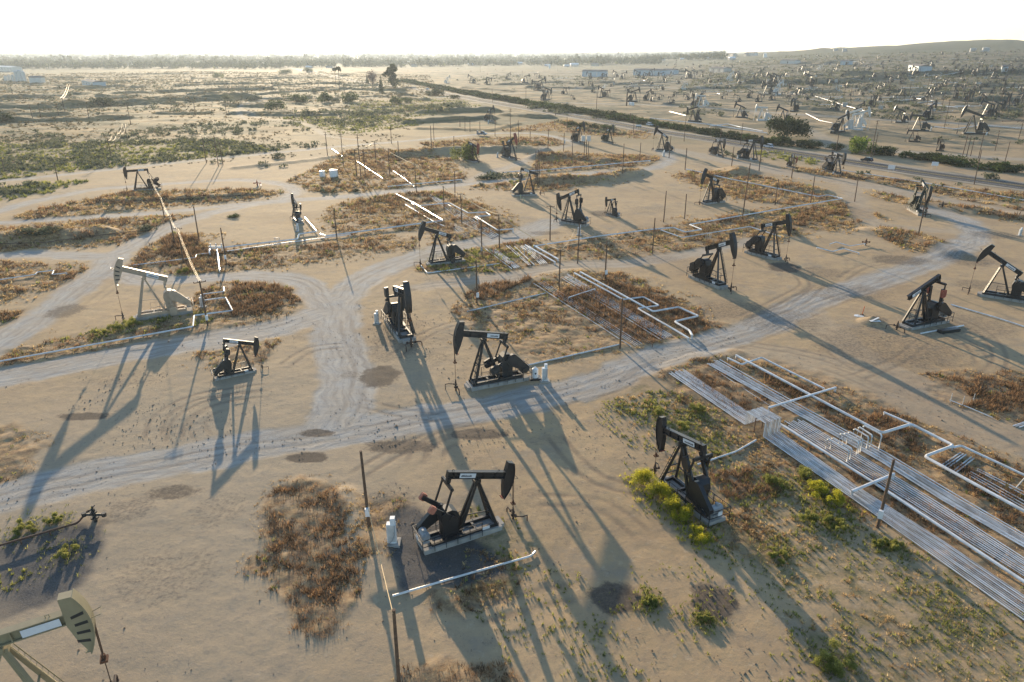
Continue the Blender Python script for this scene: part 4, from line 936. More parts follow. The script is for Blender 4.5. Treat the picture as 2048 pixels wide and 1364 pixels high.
while len(FAR) < 268 and tries < 12000:
    tries += 1
    x = rf.uniform(1180, 2100); y = 94+110*rf.random()**1.15
    if y < 100-max(0, (x-1500))*.022+16: continue
    if x < 1330 and y < 150: continue
    if any(abs(x-a) < 9 and abs(y-b) < 4+(y-90)*.08 for a, b in FX): continue
    FX.append((x, y)); FAR.append((x, y, None, rf.choice((-1, 1)), rf.choice('dddddddddddddbbbbbw' if y > 130 else 'ddddddd'), rf.randrange(4)))
GP = 'pumpjacks scattered over the far field beyond the highway'
for i, (x, y, hp, dr, col, tv) in enumerate(FAR):
    p = at(x, y); dep = p.y*CP-(p.z-CH)*SP
    sc = (hp*dep/FP/CP/6.2) if hp else rf.uniform(.75, 1.15)
    sc = min(max(sc, .6), 2.3)
    o = bpy.data.objects.new('pumpjack', FPM[col][tv]); C.objects.link(o)
    o.location = p; o.scale = (sc*.82, sc*.82, sc); o.rotation_euler = (0, 0, (math.pi if dr < 0 else 0)+rf.uniform(-.75, .75))
    cn = {'d': 'dark', 'w': 'white', 'r': 'rusty', 'b': 'black'}[col]; lab = None
    if hp and hp >= 18:
        hd = {0: 'head raised', 1: 'head dipped', 2: 'level beam', 3: 'head slightly dipped'}[tv]
        lab = place_label(f'{cn} pumpjack with {hd}', x, y, maxw=16)
    if not lab: lab = f'small {cn} pumpjack in the hazy far field beyond the highway hedge'
    tag(o, lab, 'pumpjack', GP)
    if hp and hp >= 27:
        LAND.append((x, y, f'the {cn} {"raised" if tv == 0 else "dipped" if tv == 1 else "level"} pumpjack beyond the hedge')) if False else None

# ------------------------------------------------------------------ poles and wires
POLES = [  # base, top
 ((738, 1050), (716, 903)), ((802, 1420), (779, 1224)), ((1755, 1055), (1793, 922)), ((1240, 697), (1246, 598)), ((1118, 576), (1120, 499)), ((954, 607), (953, 521)), ((1210, 560), (1213, 482)), ((1155, 527), (1159, 448)), ((964, 512), (963.7, 436)), ((999, 499), (999, 428)),
 ((1100, 481), (1100, 411)), ((923.5, 447.6), (923, 387)), ((888.5, 424), (887.5, 372)), ((1304.5, 509), (1309, 436)), ((1327, 445), (1332, 382)), ((674, 481), (667, 416)), ((416, 653), (400.5, 561)), ((453, 529), (440, 456)), ((398, 480), (386, 413)), ((367, 525), (357, 455)), ((350, 489), (338, 431)),
 ((329, 436), (318, 394)), ((306, 393), (297, 346)), ((1369, 438), (1370, 388)), ((1484, 440), (1500, 327)), ((1550, 410), (1559, 358)), ((1621, 407), (1632, 352)), ((1709, 403), (1717, 350)), ((1583, 356), (1590, 308)), ((1518, 342), (1523, 294)), ((1463, 332), (1465, 294)), ((1370, 340), (1374, 296)),
 ((1338, 316), (1339, 272)), ((1368, 283), (1372, 243)), ((1481, 290), (1484, 246)), ((1948, 369), (1966, 299)), ((1741, 319), (1755, 239)), ((1747, 312), (1755, 265)), ((1672, 303), (1675, 265)), ((1925, 312), (1937, 268)), ((1933, 313), (1944, 272)), ((1941, 312), (1952, 275)), ((1957, 316), (1970, 261)),
 ((1990, 301), (2003, 261)), ((2010, 323), (2023, 283)), ((2036, 282), (2046, 240)), ((1888, 257), (1904, 197)), ((1837, 468), (1853, 400)), ((655, 311), (653, 263)), ((687, 333), (681, 267)), ((714, 354), (709, 299)), ((722, 355), (717, 268)), ((731, 353), (725, 299)), ((779, 350), (777, 296)), ((752, 323), (751, 282)), ((798, 323), (796, 282)),
 ((833, 386), (829, 328)), ((910, 395), (908, 342)), ((783, 287), (780, 250)), ((863, 296), (861, 251)), ((868, 279), (867, 246)), ((908, 296), (907, 272)), ((990, 272), (989, 240)), ((1021, 282), (1022, 217)), ((1037, 285), (1037, 241)), ((1060, 285), (1060, 253)), ((1096, 296), (1097, 258)), ((1127, 303), (1127, 265)), ((1144, 325), (1144, 262)),
 ((1168, 320), (1168, 279)), ((1172, 321), (1173, 279)), ((1176, 318), (1177, 279)), ((1134, 265), (1134, 234)), ((1245, 347), (1248, 287)), ((1279, 323), (1281, 285)), ((1072, 368), (1072, 302)), ((1075, 369), (1075, 299)), ((1078, 368), (1079, 302)), ((1267, 265), (1268, 231)), ((1193, 221), (1193, 185)), ((1111, 231), (1112, 219)), ((1064, 221), (1064, 197)),
 ((116, 361), (112, 330)), ((224, 319), (214, 276)), ((233, 300), (228, 272)), ((243, 293), (240, 268)), ((253, 273), (250, 247)), ((413, 326), (405, 271)), ((437, 333), (425, 270)), ((446, 330), (434, 285)), ((10, 343), (0, 316)), ((391, 230), (388, 200)), ((453, 227), (450, 203)), ((65, 235), (59, 208)), ((82, 235), (76, 208)), ((178, 235), (173, 210)), ((26, 191), (20, 165)), ((262, 250), (260, 210)),
 ((118, 232), (108, 210)), ((130, 225), (124, 196)), ((143, 195), (138, 168)), ((920, 253), (919, 232)), ((930, 263), (929, 232)), ((940, 264), (938, 238)), ((960, 262), (959, 243)), ((1052, 198), (1052, 176)), ((985, 205), (985, 178)), ((1260, 245), (1261, 226)), ((1310, 262), (1312, 236)), ((1440, 282), (1442, 256)), ((252, 189), (250, 166)), ((546, 179), (545, 160)), ((637, 172), (637, 152)), ((455, 178), (454, 162)),
]
wires_tops = {}
for i, (b, t) in enumerate(POLES):
    p = at(*b); h = height_at(t[0], t[1], p.y)-p.z; h = min(max(h, 4.0), 15)
    far = b[1] < 260
    rb = .15 if p.y < 230 else (.17 if p.y < 420 else .22)
    mb = MB().cyl((0, 0, -.4), (0, 0, h), rb, rb*.72, n=8)
    o = empty('utility_pole', p) if b[1] > 420 else None
    lean = (random.uniform(-.02, .02), random.uniform(-.02, .02))
    if o:
        mb.build('pole', M['wood'], o, True)
        if i in (0, 2, 8, 16, 17, 6, 5): MB().box(-.2, .2, -rb-.28, -rb, 1.2, 2.0).build('switch_box', M['white' if i != 8 else 'grey'], o)
        if i in (9, 16, 19, 20, 4, 10, 11): 
            ca = MB().bar((-.9, 0, h-.25), (.9, 0, h-.25), .12)
            for x in (-.85, -.3, .3, .85): ca.cyl((x, 0, h-.2), (x, 0, h-.02), .06, n=6)
            ca.build('crossarm', M['wood'], o)
        else: MB().cyl((0, 0, h), (0, 0, h+.04), rb*.8, n=8).build('pole_cap', M['rustpipe'], o)
    else:
        if i in (48, 49, 53, 54, 56, 50, 51, 52, 83, 84, 92, 93, 36, 42, 46, 63, 68): mb.bar((-1.1, 0, h-.3), (1.1, 0, h-.3), .13).bar((-.8, 0, h-1.2), (.8, 0, h-1.2), .12)
        o = mb.build('utility_pole', M['wood']); o.location = p
    o.rotation_euler = (lean[0], lean[1], random.uniform(-.6, .6))
    wires_tops[i] = p+Vector((0, 0, h-.1))
    lab = place_label('brown wooden utility pole', *b) or 'thin wooden utility pole far off in the hazy plain'
    tag(o, lab, 'utility pole', 'utility poles across the oil field')
# thin far poles, all alike
rp = random.Random(4); fm = MB().cyl((0, 0, -.5), (0, 0, 10), .2, .15, n=6).bar((-1, 0, 9.6), (1, 0, 9.6), .16).mesh('far_utility_pole', M['wood'])
n = 0
while n < 130:
    x = rp.uniform(850, 2060); y = rp.uniform(112, 238)
    if y > 140+(x-880)*.082 or y > 290: continue
    p = at(x, y); o = bpy.data.objects.new('utility_pole', fm); C.objects.link(o); o.location = p; o.rotation_euler = (0, 0, rp.uniform(0, 3)); o.scale = (1, 1, rp.uniform(.75, 1.2))
    tag(o, 'thin utility pole standing in the hazy far field beyond the highway hedge', 'utility pole', 'far utility poles beyond the highway'); n += 1

def wire(pts, r, sag=.5, label='', mat_='wire'):
    w = MB(); path = []
    for a, b in zip(pts[:-1], pts[1:]):
        for t in np.linspace(0, 1, 9)[:-1]:
            q = Vector(a).lerp(Vector(b), float(t)); q.z -= sag*4*t*(1-t); path.append(q)
    path.append(Vector(pts[-1])); w.tube(path, r, 5); o = w.build('overhead_wire', M[mat_], None, True)
    return tag(o, label, 'overhead wire', 'overhead power wires')
T = wires_tops
def off(p, d): return Vector(p)+Vector((d, 0, 0))
names = ('left', 'middle', 'right')
for k, dx in enumerate((-.16, 0, .16)):
    wire([off(T[j], dx) for j in (22, 21, 20, 19, 16)], .014, .9, f'{names[k]} one of the golden sunlit wires sagging toward the tan pumpjack')
    wire([off(T[j], dx) for j in (48, 50, 54, 56, 12, 11, 9, 4)], .03, .7, f'{names[k]} one of three thin wires running over the small pipe racks')
for k, dx in enumerate((-.9, .9)):
    wire([off(T[j], dx) for j in (83, 84, 85, 86, 98)], .06, 1.3, f'{names[k*2]} golden zigzag wire on the pole row of the left plain')
    wire([off(T[j], dx) for j in (99, 100, 101)], .10, 1.6, f'{names[k*2]} golden wire on the farthest pole row at upper left')
    wire([off(T[j], dx) for j in (87, 88)], .06, .6, f'{names[k*2]} short golden wire between the poles beside the brown pumpjack track')
    wire([off(T[j], dx) for j in (36, 42, 43, 45)], .04, 1.4, f'{names[k*2]} wire crossing the field at the far right edge')
a = at(738, 1050)+Vector((.1, -.15, 2.2)); wire([a, Vector(T[1])], .03, .25, 'pale cable dropping from the front pole to the pole at bottom edge')
wire([Vector(T[4]), at(1150, 470)+Vector((0, 0, 1.5))], .03, .8, 'single slack service wire down to the dipped pumpjack cabinet')
# ------------------------------------------------------------------ pipes
def support(p, z, r):
    return MB().bar((0, 0, -.3), (0, 0, z-r), .09).bar((-.28, 0, z-r-.04), (.28, 0, z-r-.04), .1, .07)
def pipeline(pts, r=.15, z=.55, label='', m_='pipe', stands=True, zs=None, group=None, step=7, ends=True, name='pipeline'):
    W3 = []
    for i, p in enumerate(pts):
        zz = zs[i] if zs else z
        g = at(p[0], p[1], zz); W3.append(g)
    # soft elbows
    path = [W3[0]]
    for a, b, c in zip(W3[:-2], W3[1:-1], W3[2:]):
        q = min(r*2.2, (a-b).length*.3, (c-b).length*.3)
        d0 = (a-b).normalized()*q; d1 = (c-b).normalized()*q
        path += [b+d0, b+d0*.35+d1*.35*.5, b+d1] if False else [b+d0, b+(d0+d1)*.28, b+d1]
    path.append(W3[-1])
    if ends:
        path = [path[0]+Vector((0, 0, -zz if False else -(z+.3)))]+path+[path[-1]+Vector((0, 0, -(z+.3)))]
    root = empty(name, W3[0]-Vector((0, 0, zs[0] if zs else z)))
    o = MB().tube([p-root.location for p in path], r, 8).build('pipe', M[m_], root, True)
    if stands and z > .2:
        for a, b in zip(W3[:-1], W3[1:]):
            L = (b-a).length; k = int(L/step)
            for j in range(1, k+1):
                q = a.lerp(b, j/(k+1)); g = gz(q.x, q.y); s = support(q, q.z-g, r).build('pipe_stand', M['rustpipe'], root)
                s.location = Vector((q.x, q.y, g))-root.location; s.rotation_euler = (0, 0, math.atan2((b-a).y, (b-a).x)+math.pi/2)
    mid_ = pts[len(pts)//2]
    tag(root, label, 'pipeline', group or 'raised white pipelines'); return root
PL = [
 (dict(pts=[(1069, 492), (1200, 472), (1300, 459), (1347, 455), (1370, 464), (1404, 459), (1379, 449), (1530, 423), (1685, 397), (1656, 390), (1636, 393), (1461, 358), (1373, 338)], r=.165, label='longest white pipeline, kinked in the middle, doubling back at its far end')),
 (dict(pts=[(1322, 460), (1364, 475), (1499, 453), (1561, 473)], r=.12, z=.4, label='thin white pipe below the long kinked pipeline')),
 (dict(pts=[(419, 506), (419, 498), (595, 478), (598, 468), (634, 463), (610, 435)], r=.165, label='white pipeline turning up to the pumpjack seen end on')),
 (dict(pts=[(640, 468), (652, 472), (886, 441), (824, 404), (793, 388)], r=.18, label='white pipeline bending back beside the tawny grass square')),
 (dict(pts=[(455, 502), (560, 487), (700, 469)], r=.12, z=.35, label='lower thin white pipe under the pipeline left of centre')),
 (dict(pts=[(841, 411), (899, 406), (937, 426), (971, 424), (981, 431), (951, 433), (995, 460), (1026, 458)], r=.16, z=.9, label='raised white pipe with a square kink beside the small pipe racks')),
 (dict(pts=[(1161, 544), (1306, 623), (1357, 614), (1397, 632), (1349, 643), (1379, 661), (1384, 670)], r=.165, z=.6, label='thick white pipeline zigzagging at the right of the middle pipe rack')),
 (dict(pts=[(1149, 546), (1246, 599), (1287, 594), (1318, 611), (1275, 617), (1350, 660), (1377, 676)], r=.15, z=.5, label='thinner white pipe zigzagging beside the middle pipe rack')),
 (dict(pts=[(1473, 711), (1764, 866), (1822, 848), (1907, 891), (1849, 913), (2070, 1034)], r=.165, z=.6, label='thick white pipeline zigzagging along the big right pipe rack')),
 (dict(pts=[(1456, 716), (1483, 729), (1523, 715), (1648, 777)], r=.13, z=.5, label='slim white pipe with a hooked start above the big pipe rack')),
 (dict(pts=[(1538, 815), (1671, 775)], r=.13, z=.7, label='straight white cross pipe over the big right pipe rack')),
 (dict(pts=[(1769, 825), (1822, 848)], r=.13, z=.5, label='short white pipe stub joining the thick zigzag pipeline')),
 (dict(pts=[(1905, 895), (1922, 891), (2070, 960)], r=.13, z=.5, label='slim white pipe at right edge above the thick zigzag pipeline')),
 (dict(pts=[(785, 1192), (920, 1152), (1062, 1112), (1071, 1103)], r=.09, z=.11, stands=False, label='white pipe lying before the pumpjack with orange counterweights', ends=False)),
 (dict(pts=[(1043, 733), (1238, 689)], r=.11, z=.12, stands=False, ends=False, label='long grey pipe behind the white chemical tank')),
 (dict(pts=[(934, 623), (1091, 586)], r=.11, z=.12, stands=False, ends=False, label='grey pipe along the far edge of the middle grass square')),
 (dict(pts=[(841, 530), (855, 546), (999, 527)], r=.11, z=.12, stands=False, ends=False, label='bent white pipe in front of the raised dark pumpjack')),
 (dict(pts=[(-20, 726), (386, 653), (388, 631), (465, 621), (451, 595), (410, 600)], r=.13, z=.4, label='white pipe stepping around the tan pumpjack to the left edge')),
 (dict(pts=[(407, 588), (448, 583), (447, 575)], r=.11, z=.4, label='short white pipe behind the tan pumpjack cabinet', stands=False)),
 (dict(pts=[(267, 530), (391, 515), (393, 509), (419, 506)], r=.1, z=.3, label='thin white pipe leading left from the pipeline manifold')),
 (dict(pts=[(434, 500), (439, 540)], r=.13, z=.5, label='short white pipe running toward the camera from the manifold', stands=False)),
 (dict(pts=[(1634, 495), (1665, 503), (1687, 497), (1718, 506)], r=.12, z=.35, label='crooked white pipe on open dirt beside the farther paired pumpjack')),
 (dict(pts=[(1660, 488), (1672, 484), (1700, 492), (1730, 487)], r=.1, z=.4, label='thin white pipe on open dirt with a rusty valve end')),
 (dict(pts=[(1841, 667), (1927, 651)], r=.12, z=.14, stands=False, ends=False, label='white pipe lying before the headless pumpjack')),
 (dict(pts=[(1902, 609), (1992, 635), (2070, 660)], r=.12, z=.14, stands=False, ends=False, label='grey white pipe lying before the large pumpjack at right edge')),
 (dict(pts=[(1005, 345), (1040, 342), (1075, 341), (1190, 331), (1300, 321)], r=.2, z=.6, label='white pipeline behind the headless pumpjack and clustered poles')),
 (dict(pts=[(776, 373), (923, 359)], r=.18, z=.5, label='white pipe along the track below the willow clearing')),
 (dict(pts=[(715, 323), (766, 357)], r=.17, z=.4, label='white pipe descending toward the track behind three poles')),
 (dict(pts=[(787, 342), (810, 358), (829, 373)], r=.15, z=.3, label='white pipe slanting down right of the three poles')),
 (dict(pts=[(664, 298), (686, 313)], r=.15, z=.3, label='short white pipe on the bank under the first wire poles', stands=False)),
 (dict(pts=[(-20, 562), (70, 549), (75, 544), (108, 541), (104, 549), (133, 546)], r=.11, z=.4, label='white pipe with two kinks at the left edge')),
 (dict(pts=[(-20, 1096), (155, 1046), (176, 1021), (188, 1023)], r=.1, z=.55, m_='rustpipe', label='rusty pipe on low stands at lower left edge', step=3)),
 (dict(pts=[(1683, 340), (1840, 364), (2070, 404)], r=.15, z=.4, label='white pipe following the highway at the right')),
 (dict(pts=[(1300, 236), (1420, 249), (1534, 266)], r=.25, z=.6, label='white pipe behind the highway hedge')),
 (dict(pts=[(1340, 223), (1372, 231)], r=.2, z=.5, label='short sunlit pipe beyond the hedge', stands=False)),
 (dict(pts=[(1630, 192), (1690, 211), (1745, 226)], r=.22, z=.6, label='long sunlit pipe crossing the far field beyond the hedge')),
 (dict(pts=[(1612, 227), (1640, 241), (1665, 246)], r=.2, z=.6, label='kinked sunlit pipe beyond the big hedge tree')),
 (dict(pts=[(1856, 208), (1915, 215)], r=.22, z=.6, label='straight sunlit pipe in the upper right field')),
 (dict(pts=[(1870, 253), (1910, 258), (1960, 250), (2060, 258)], r=.22, z=.5, label='pale pipe winding past the tallest pumpjack of the right field')),
 (dict(pts=[(1420, 252), (1455, 248), (1480, 254), (1525, 262)], r=.25, z=.6, label='bent white pipes behind the hedge left of the big tree')),
 (dict(pts=[(2002, 332), (2030, 336), (2080, 336)], r=.3, z=.5, label='white pipe behind the hedge at the right edge')),
 (dict(pts=[(1155, 594), (1305, 688)], r=.06, z=.5, m_='rustpipe', label='thin rusty pipe crossing the middle pipe rack', step=9)),
 (dict(pts=[(1137, 595), (1164, 586), (1190, 578)], r=.1, z=.6, label='short cross pipe over the middle pipe rack', stands=False)),
 (dict(pts=[(1562, 849), (1749, 966), (2060, 1171)], r=.14, z=.45, label='single white pipe between the two near bundles of the big rack')),
 (dict(pts=[(1395, 929), (1472, 903), (1490, 893), (1512, 880)], r=.1, z=.12, stands=False, ends=False, label='white pipe from the yellow bush pumpjack to the big rack')),
 (dict(pts=[(1051, 490), (1110, 524)], r=.15, z=.5, label='left of two parallel pipes ending the small pipe racks', stands=False)),
 (dict(pts=[(1068, 491), (1116, 518)], r=.17, z=.5, label='right of two parallel pipes ending the small pipe racks', stands=False)),
 (dict(pts=[(1705, 982), (1787, 948)], r=.14, z=.7, label='white cross pipe over the near strands left of the leaning pole')),
 (dict(pts=[(811, 409), (867, 443), (888, 452)], r=.14, z=.2, stands=False, label='low white pipe beside the tawny grass square')),
 (dict(pts=[(1899, 800), (1938, 815), (1985, 835)], r=.06, z=.15, stands=False, label='thin grey pipe in grass at right', ends=False)),
 (dict(pts=[(-20, 488), (95, 484), (200, 470), (290, 461)], r=.08, z=.3, m_='rustpipe', label='thin rusty pipe along the bank at left', step=9)),
 (dict(pts=[(210, 403), (360, 398), (520, 388)], r=.1, z=.3, m_='rustpipe', label='long thin rusty pipe between the two left tracks', step=12)),
]
for p in PL: pipeline(**p)

def bundle(Lp, Rp, n, r, z, what, group, m_=('pipe', 'pipe2'), drop=0., loop=None, seed=0):
    """n parallel pipes between a left and a right edge line (ground points)"""
    rb = random.Random(seed); L3 = [at(*p, z) if not isinstance(p, Vector) else p for p in Lp]; R3 = [at(*p, z) if not isinstance(p, Vector) else p for p in Rp]
    for k in range(n):
        t = k/(n-1); pts = [a.lerp(b, t)+Vector((0, 0, rb.uniform(-.03, .03))) for a, b in zip(L3, R3)]
        d0 = (pts[1]-pts[0]).normalized()*rb.uniform(-.6, .6); pts[0] = pts[0]+d0
        if loop is not None: pts = loop(pts, t)
        if loop is None and 0 < k < n-1 and rb.random() < .08: continue
        pts = [pts[0]+Vector((0, 0, -z-.25))]+pts+[pts[-1]+Vector((0, 0, -z-.25))]
        o = MB().tube([p-pts[0] for p in pts], r*rb.uniform(.85, 1.12), 6).build('pipe', M['rustpipe' if rb.random() < .06 and 0 < k < n-1 else rb.choice(m_)], None, True); o.location = pts[0]
        if k == 0: lab = f'leftmost thin white pipe of {what}'
        elif k == n-1: lab = f'rightmost thin white pipe of {what}'
        else: lab = f'one of the inner thin white pipes of {what}'
        tag(o, lab, 'pipe', group)
    # rusty sleepers below
    tot = sum((b-a).length for a, b in zip(L3[:-1], L3[1:])); acc_ = 0; nx = 2.5; 
    for i in range(len(L3)-1):
        seg = (L3[i+1]-L3[i]).length; q = 0
        while q+nx < seg:
            q += nx; t = q/seg; a = L3[i].lerp(L3[i+1], t); b = R3[i].lerp(R3[i+1], t)
            zz = gz(a.x, a.y); e = (b-a).normalized()*.25
            s = MB().bar(Vector((0, 0, 0)), (b+e)-(a-e), .14, .12).build('pipe_sleeper', M['rustpipe']); s.location = Vector((a.x, a.y, z+zz-r*1.2-.065))-e
            tag(s, f'low rusty sleeper under {what}', 'pipe sleeper', 'sleepers under '+what); nx = 9
def G(px, py, z): return at(px, py, z)
# the big near rack with its raised loop
zt = 2.0
def lift(pts, t):
    a, b, c, d = pts[0], pts[1], pts[2], pts[3]
    return [a, b, b+Vector((0, 0, zt)), c+Vector((0, 0, zt)), c]+pts[3:]
bk = lambda t: None
q1 = at(1490, 849, .2); q2 = at(1524, 814, 1.9); q2 = Vector((q2.x, q2.y, gz(q2.x, q2.y)+.2)); q3 = at(1527, 873, .2); q4 = at(1562, 836, 1.9); q4 = Vector((q4.x, q4.y, gz(q4.x, q4.y)+.2))
e1 = at(1337, 745, .2); e2 = at(1366, 738, .2)
zt = 1.7
bundle([e1, q1, q3, (1703, 995), (1843, 1094), (2060, 1248)], [e2, q2, q4, (1712, 972), (1886, 1082), (2065, 1203)], 11, .056, .2, 'the nearest strand with the raised loop', 'pipes of the nearest strand', loop=lift, seed=1)
bundle([(1412, 726), (1558, 808), (1760, 921), (1886, 1000), (2060, 1101)], [(1439, 719), (1584, 802), (1772, 905), (1930, 1000), (2065, 1078)], 10, .058, .22, 'the farthest strand of the big right rack', 'pipes of the farthest strand', seed=2)
bundle([(1568, 849), (1695, 930), (1807, 1000), (2060, 1159)], [(1600, 838), (1740, 922), (1868, 1000), (2060, 1124)], 9, .056, .2, 'the middle strand of the big right rack', 'pipes of the middle strand', seed=3)
bundle([(1122, 555), (1322, 679)], [(1137, 549), (1344, 671)], 8, .055, .2, 'the right strand of the middle rack', 'pipes of the middle rack right strand', seed=4)
bundle([(1065, 565), (1262, 693)], [(1086, 562), (1284, 688)], 6, .05, .14, 'the left strand of the middle rack', 'pipes of the middle rack left strand', m_=('pipe2',), seed=5)
bundle([(853, 389), (891, 416), (925, 444), (984, 476)], [(860, 388), (905, 415), (950, 443), (997, 470)], 5, .07, .15, 'the rack behind the raised dark pumpjack', 'pipes of the rack behind', seed=6)
bundle([(898, 448), (928, 474)], [(908, 446), (936, 467)], 4, .06, .12, 'the short fading rack near the track', 'pipes of the short fading rack', m_=('pipe2',), seed=7)
bundle([(972, 498), (1023, 537)], [(990, 497), (1040, 534)], 7, .07, .15, 'the small rack left of its twin', 'pipes of the small left rack', seed=8)
bundle([(1014, 492), (1058, 530)], [(1028, 491), (1068, 529)], 4, .08, .2, 'the middle one of three small racks', 'pipes of the small middle rack', seed=9)
bundle([(1043, 491), (1081, 528)], [(1058, 491), (1094, 526)], 5, .07, .2, 'the right one of three small racks', 'pipes of the small right rack', seed=10)
bundle([(1930, 946), (2060, 1022)], [(1952, 936), (2060, 990)], 6, .06, .15, 'the strand beside the thick right edge pipeline', 'pipes beside the thick pipeline', m_=('pipe2', 'pipe'), seed=11)
bundle([(1428, 738), (1545, 815)], [(1440, 734), (1556, 810)], 3, .05, .1, 'the half buried strand amid dry grass', 'half buried pipes', m_=('pipe2',), seed=12)
bundle([(2024, 852), (2050, 844)], [(2036, 855), (2060, 847)], 3, .07, .1, 'the loose pile at the right edge', 'loose pipes', seed=13)
bundle([(1880, 932), (1921, 905)], [(1912, 945), (1948, 916)], 6, .06, .15, 'the short slanted row under the thick pipeline', 'short slanted pipes', seed=14)
# inverted-U crossovers on the middle strand
def ucross(a, b, z, r, label):
    A = at(*a); B = at(*b); d = (B-A).normalized()*.15; up = Vector((0, 0, z))
    P_ = [A-up*.05, A+up*.9, A+up+d, B+up-d, B+up*.9, B-up*.05]
    o = MB().tube([p-A for p in P_], r, 8).build('pipe_crossover', M['pipe'], None, True); o.location = A
    tag(o, label, 'pipe crossover', 'inverted U pipes on the big rack')
for i, (a, b, z) in enumerate([((1651, 901), (1693, 926), 1.5), ((1660, 899), (1699, 922), 1.5), ((1676, 893), (1712, 912), 1.7), ((1684, 892), (1716, 909), 1.7), ((1692, 890), (1720, 906), 1.7), ((1703, 882), (1732, 900), 1.6), ((1712, 880), (1739, 898), 1.7), ((1721, 880), (1757, 900), 1.9)]):
    lab = ['nearest', 'second nearest', 'third', 'fourth', 'fifth', 'sixth', 'seventh', 'farthest'][i]
    ucross(a, b, z, .085, f'{lab} of eight inverted U pipes on the big right rack, counted left to right')
for i, (a, b, z) in enumerate([((1041, 505), (1049, 511), 1.3), ((1047, 504), (1055, 510), 1.3), ((1053, 503), (1060, 509), 1.3), ((948, 446), (956, 452), 1.5), ((897, 419), (902, 422), 1.3), ((823, 415), (829, 419), 1.3)]):
    ucross(a, b, z, .09, ['left of three short inverted U pipes on the small right rack', 'middle of three short inverted U pipes on the small right rack', 'right of three short inverted U pipes on the small right rack', 'inverted U pipe under the square kinked pipe', 'inverted U pipe at the corner of the square kinked pipe', 'inverted U pipe beside the pipeline of the tawny square'][i])
# frame carrying the raised loop
fr = MB(); A, B = (q1+q3)*.5, (q2+q4)*.5
for p in (A, B, A.lerp(B, .5)): fr.bar(p-A+Vector((0, 0, -.3)), p-A+Vector((0, 0, 1.55)), .1)
fr.bar(Vector((0, 0, 1.55)), B-A+Vector((0, 0, 1.55)), .1); o = fr.build('pipe_rack', M['rustpipe']); o.location = A; tag(o, 'rusty frame carrying the raised loop of white pipes', 'pipe rack')

rc_ = random.Random(55); n = 0
while n < 95:
    x = rc_.uniform(900, 2060); y = rc_.uniform(118, 300)
    if y > 140+(x-880)*.095 or (x < 1330 and y < 140): continue
    p = at(x, y, .5); a_ = rc_.uniform(-.5, .5); L = rc_.uniform(8, 34); q = p+Vector((math.cos(a_)*L, math.sin(a_)*L, 0)); q.z = gz(q.x, q.y)+.5; m2 = q+Vector((rc_.uniform(-3, 6), rc_.uniform(4, 12), 0)); m2.z = gz(m2.x, m2.y)+.5
    o = MB().tube([Vector((0, 0, -.6)), Vector((0, 0, 0)), q-p, m2-p, m2-p-Vector((0, 0, .6))], rc_.uniform(.12, .24), 6).build('pipe', M[rc_.choice(('pipe', 'pipe2', 'pipe2', 'rustpipe'))]); o.location = p
    tag(o, 'short bent pipe lying in the far field beyond the highway hedge', 'pipe', 'short pipes of the far field'); n += 1
bx_ = MB().box(-1.6, 1.6, -1, 1, -.3, 2.2).box(-1.75, 1.75, -1.15, 1.15, 2.201, 2.4).mesh('equipment_box', M['wall']); n = 0
while n < 26:
    x = rc_.uniform(900, 2060); y = rc_.uniform(116, 290)
    if y > 140+(x-880)*.09 or (x < 1330 and y < 140): continue
    o = bpy.data.objects.new('equipment_box', bx_); C.objects.link(o); o.location = at(x, y); o.rotation_euler = (0, 0, rc_.uniform(-.6, .6)); o.scale = (rc_.uniform(.6, 1.4), rc_.uniform(.6, 1.2), rc_.uniform(.6, 1.2))
    tag(o, 'small white equipment box in the far field beyond the highway hedge', 'box', 'equipment boxes of the far field'); n += 1
# ------------------------------------------------------------------ cabinets, tanks, small things
def cabinet(base, top, label):
    p = at(*base); h = max(1.2, height_at(top[0], top[1], p.y)-p.z); s = h/2.5
    root = empty('control_cabinet', p, random.uniform(-.2, .2), s); tag(root, label, 'control cabinet', 'white control cabinets beside the pumpjacks')
    MB().box(-.65, .65, -.55, .55, -.3, .14).build('pad', M['concrete'], root)
    b = MB().box(-.36, .36, -.24, .24, .142, 1.95).build('cabinet', M['white'], root)
    MB().box(-.32, .32, -.252, -.24, .3, 1.85).build('door', M['offwhite'], b)
    MB().box(.2, .25, -.29, -.252, 1.0, 1.25).build('handle', M['steel'], b)
    MB().box(-.05, .33, -.2, .22, 1.952, 2.5).build('meter_box', M['white'], root)
    MB().tube([(.3, -.28, 1.9), (.3, -.42, 1.2), (.1, -.42, .6), (-.2, -.3, .2)], .03, 6).build('conduit', M['grey'], root)
CAB = [((785, 1086), (783, 1035)), ((1089, 762), (1087, 728)), ((754, 647), (749, 621)), ((1158, 470), (1156, 450)), ((2039, 471), (2039, 455)), ((405.6, 614), (402, 589)), ((595.4, 463), (595, 447)), ((1327, 313), (1327, 300)), ((1476, 318), (1476, 307)), ((995, 315), (995, 304)), ((976.7, 247.5), (977, 240)), ((1129, 287.5), (1129, 279)), ((1676, 262), (1675, 254)), ((1861, 262), (1861, 254)), ((1972, 272), (1972, 264)), ((1540, 240), (1540, 233))]
for b, t in CAB: cabinet(b, t, place_label('white control cabinet', *b) or 'small white control cabinet far off')
p = at(1070, 758); root = empty('chemical_tank', p, .1, 1.0); tag(root, 'small white chemical tank with diamond placard standing in a black tray', 'chemical tank')
MB().box(-.75, .75, -.6, .6, -.1, .28).build('spill_tray', M['black'], root)
t = MB().cyl((0, 0, .29), (0, 0, 1.45), .42, n=18).cyl((0, 0, 1.45), (0, 0, 1.62), .42, .22, n=18).cyl((0, 0, 1.62), (0, 0, 1.75), .13, n=10).build('tank_body', M['white'], root, True)
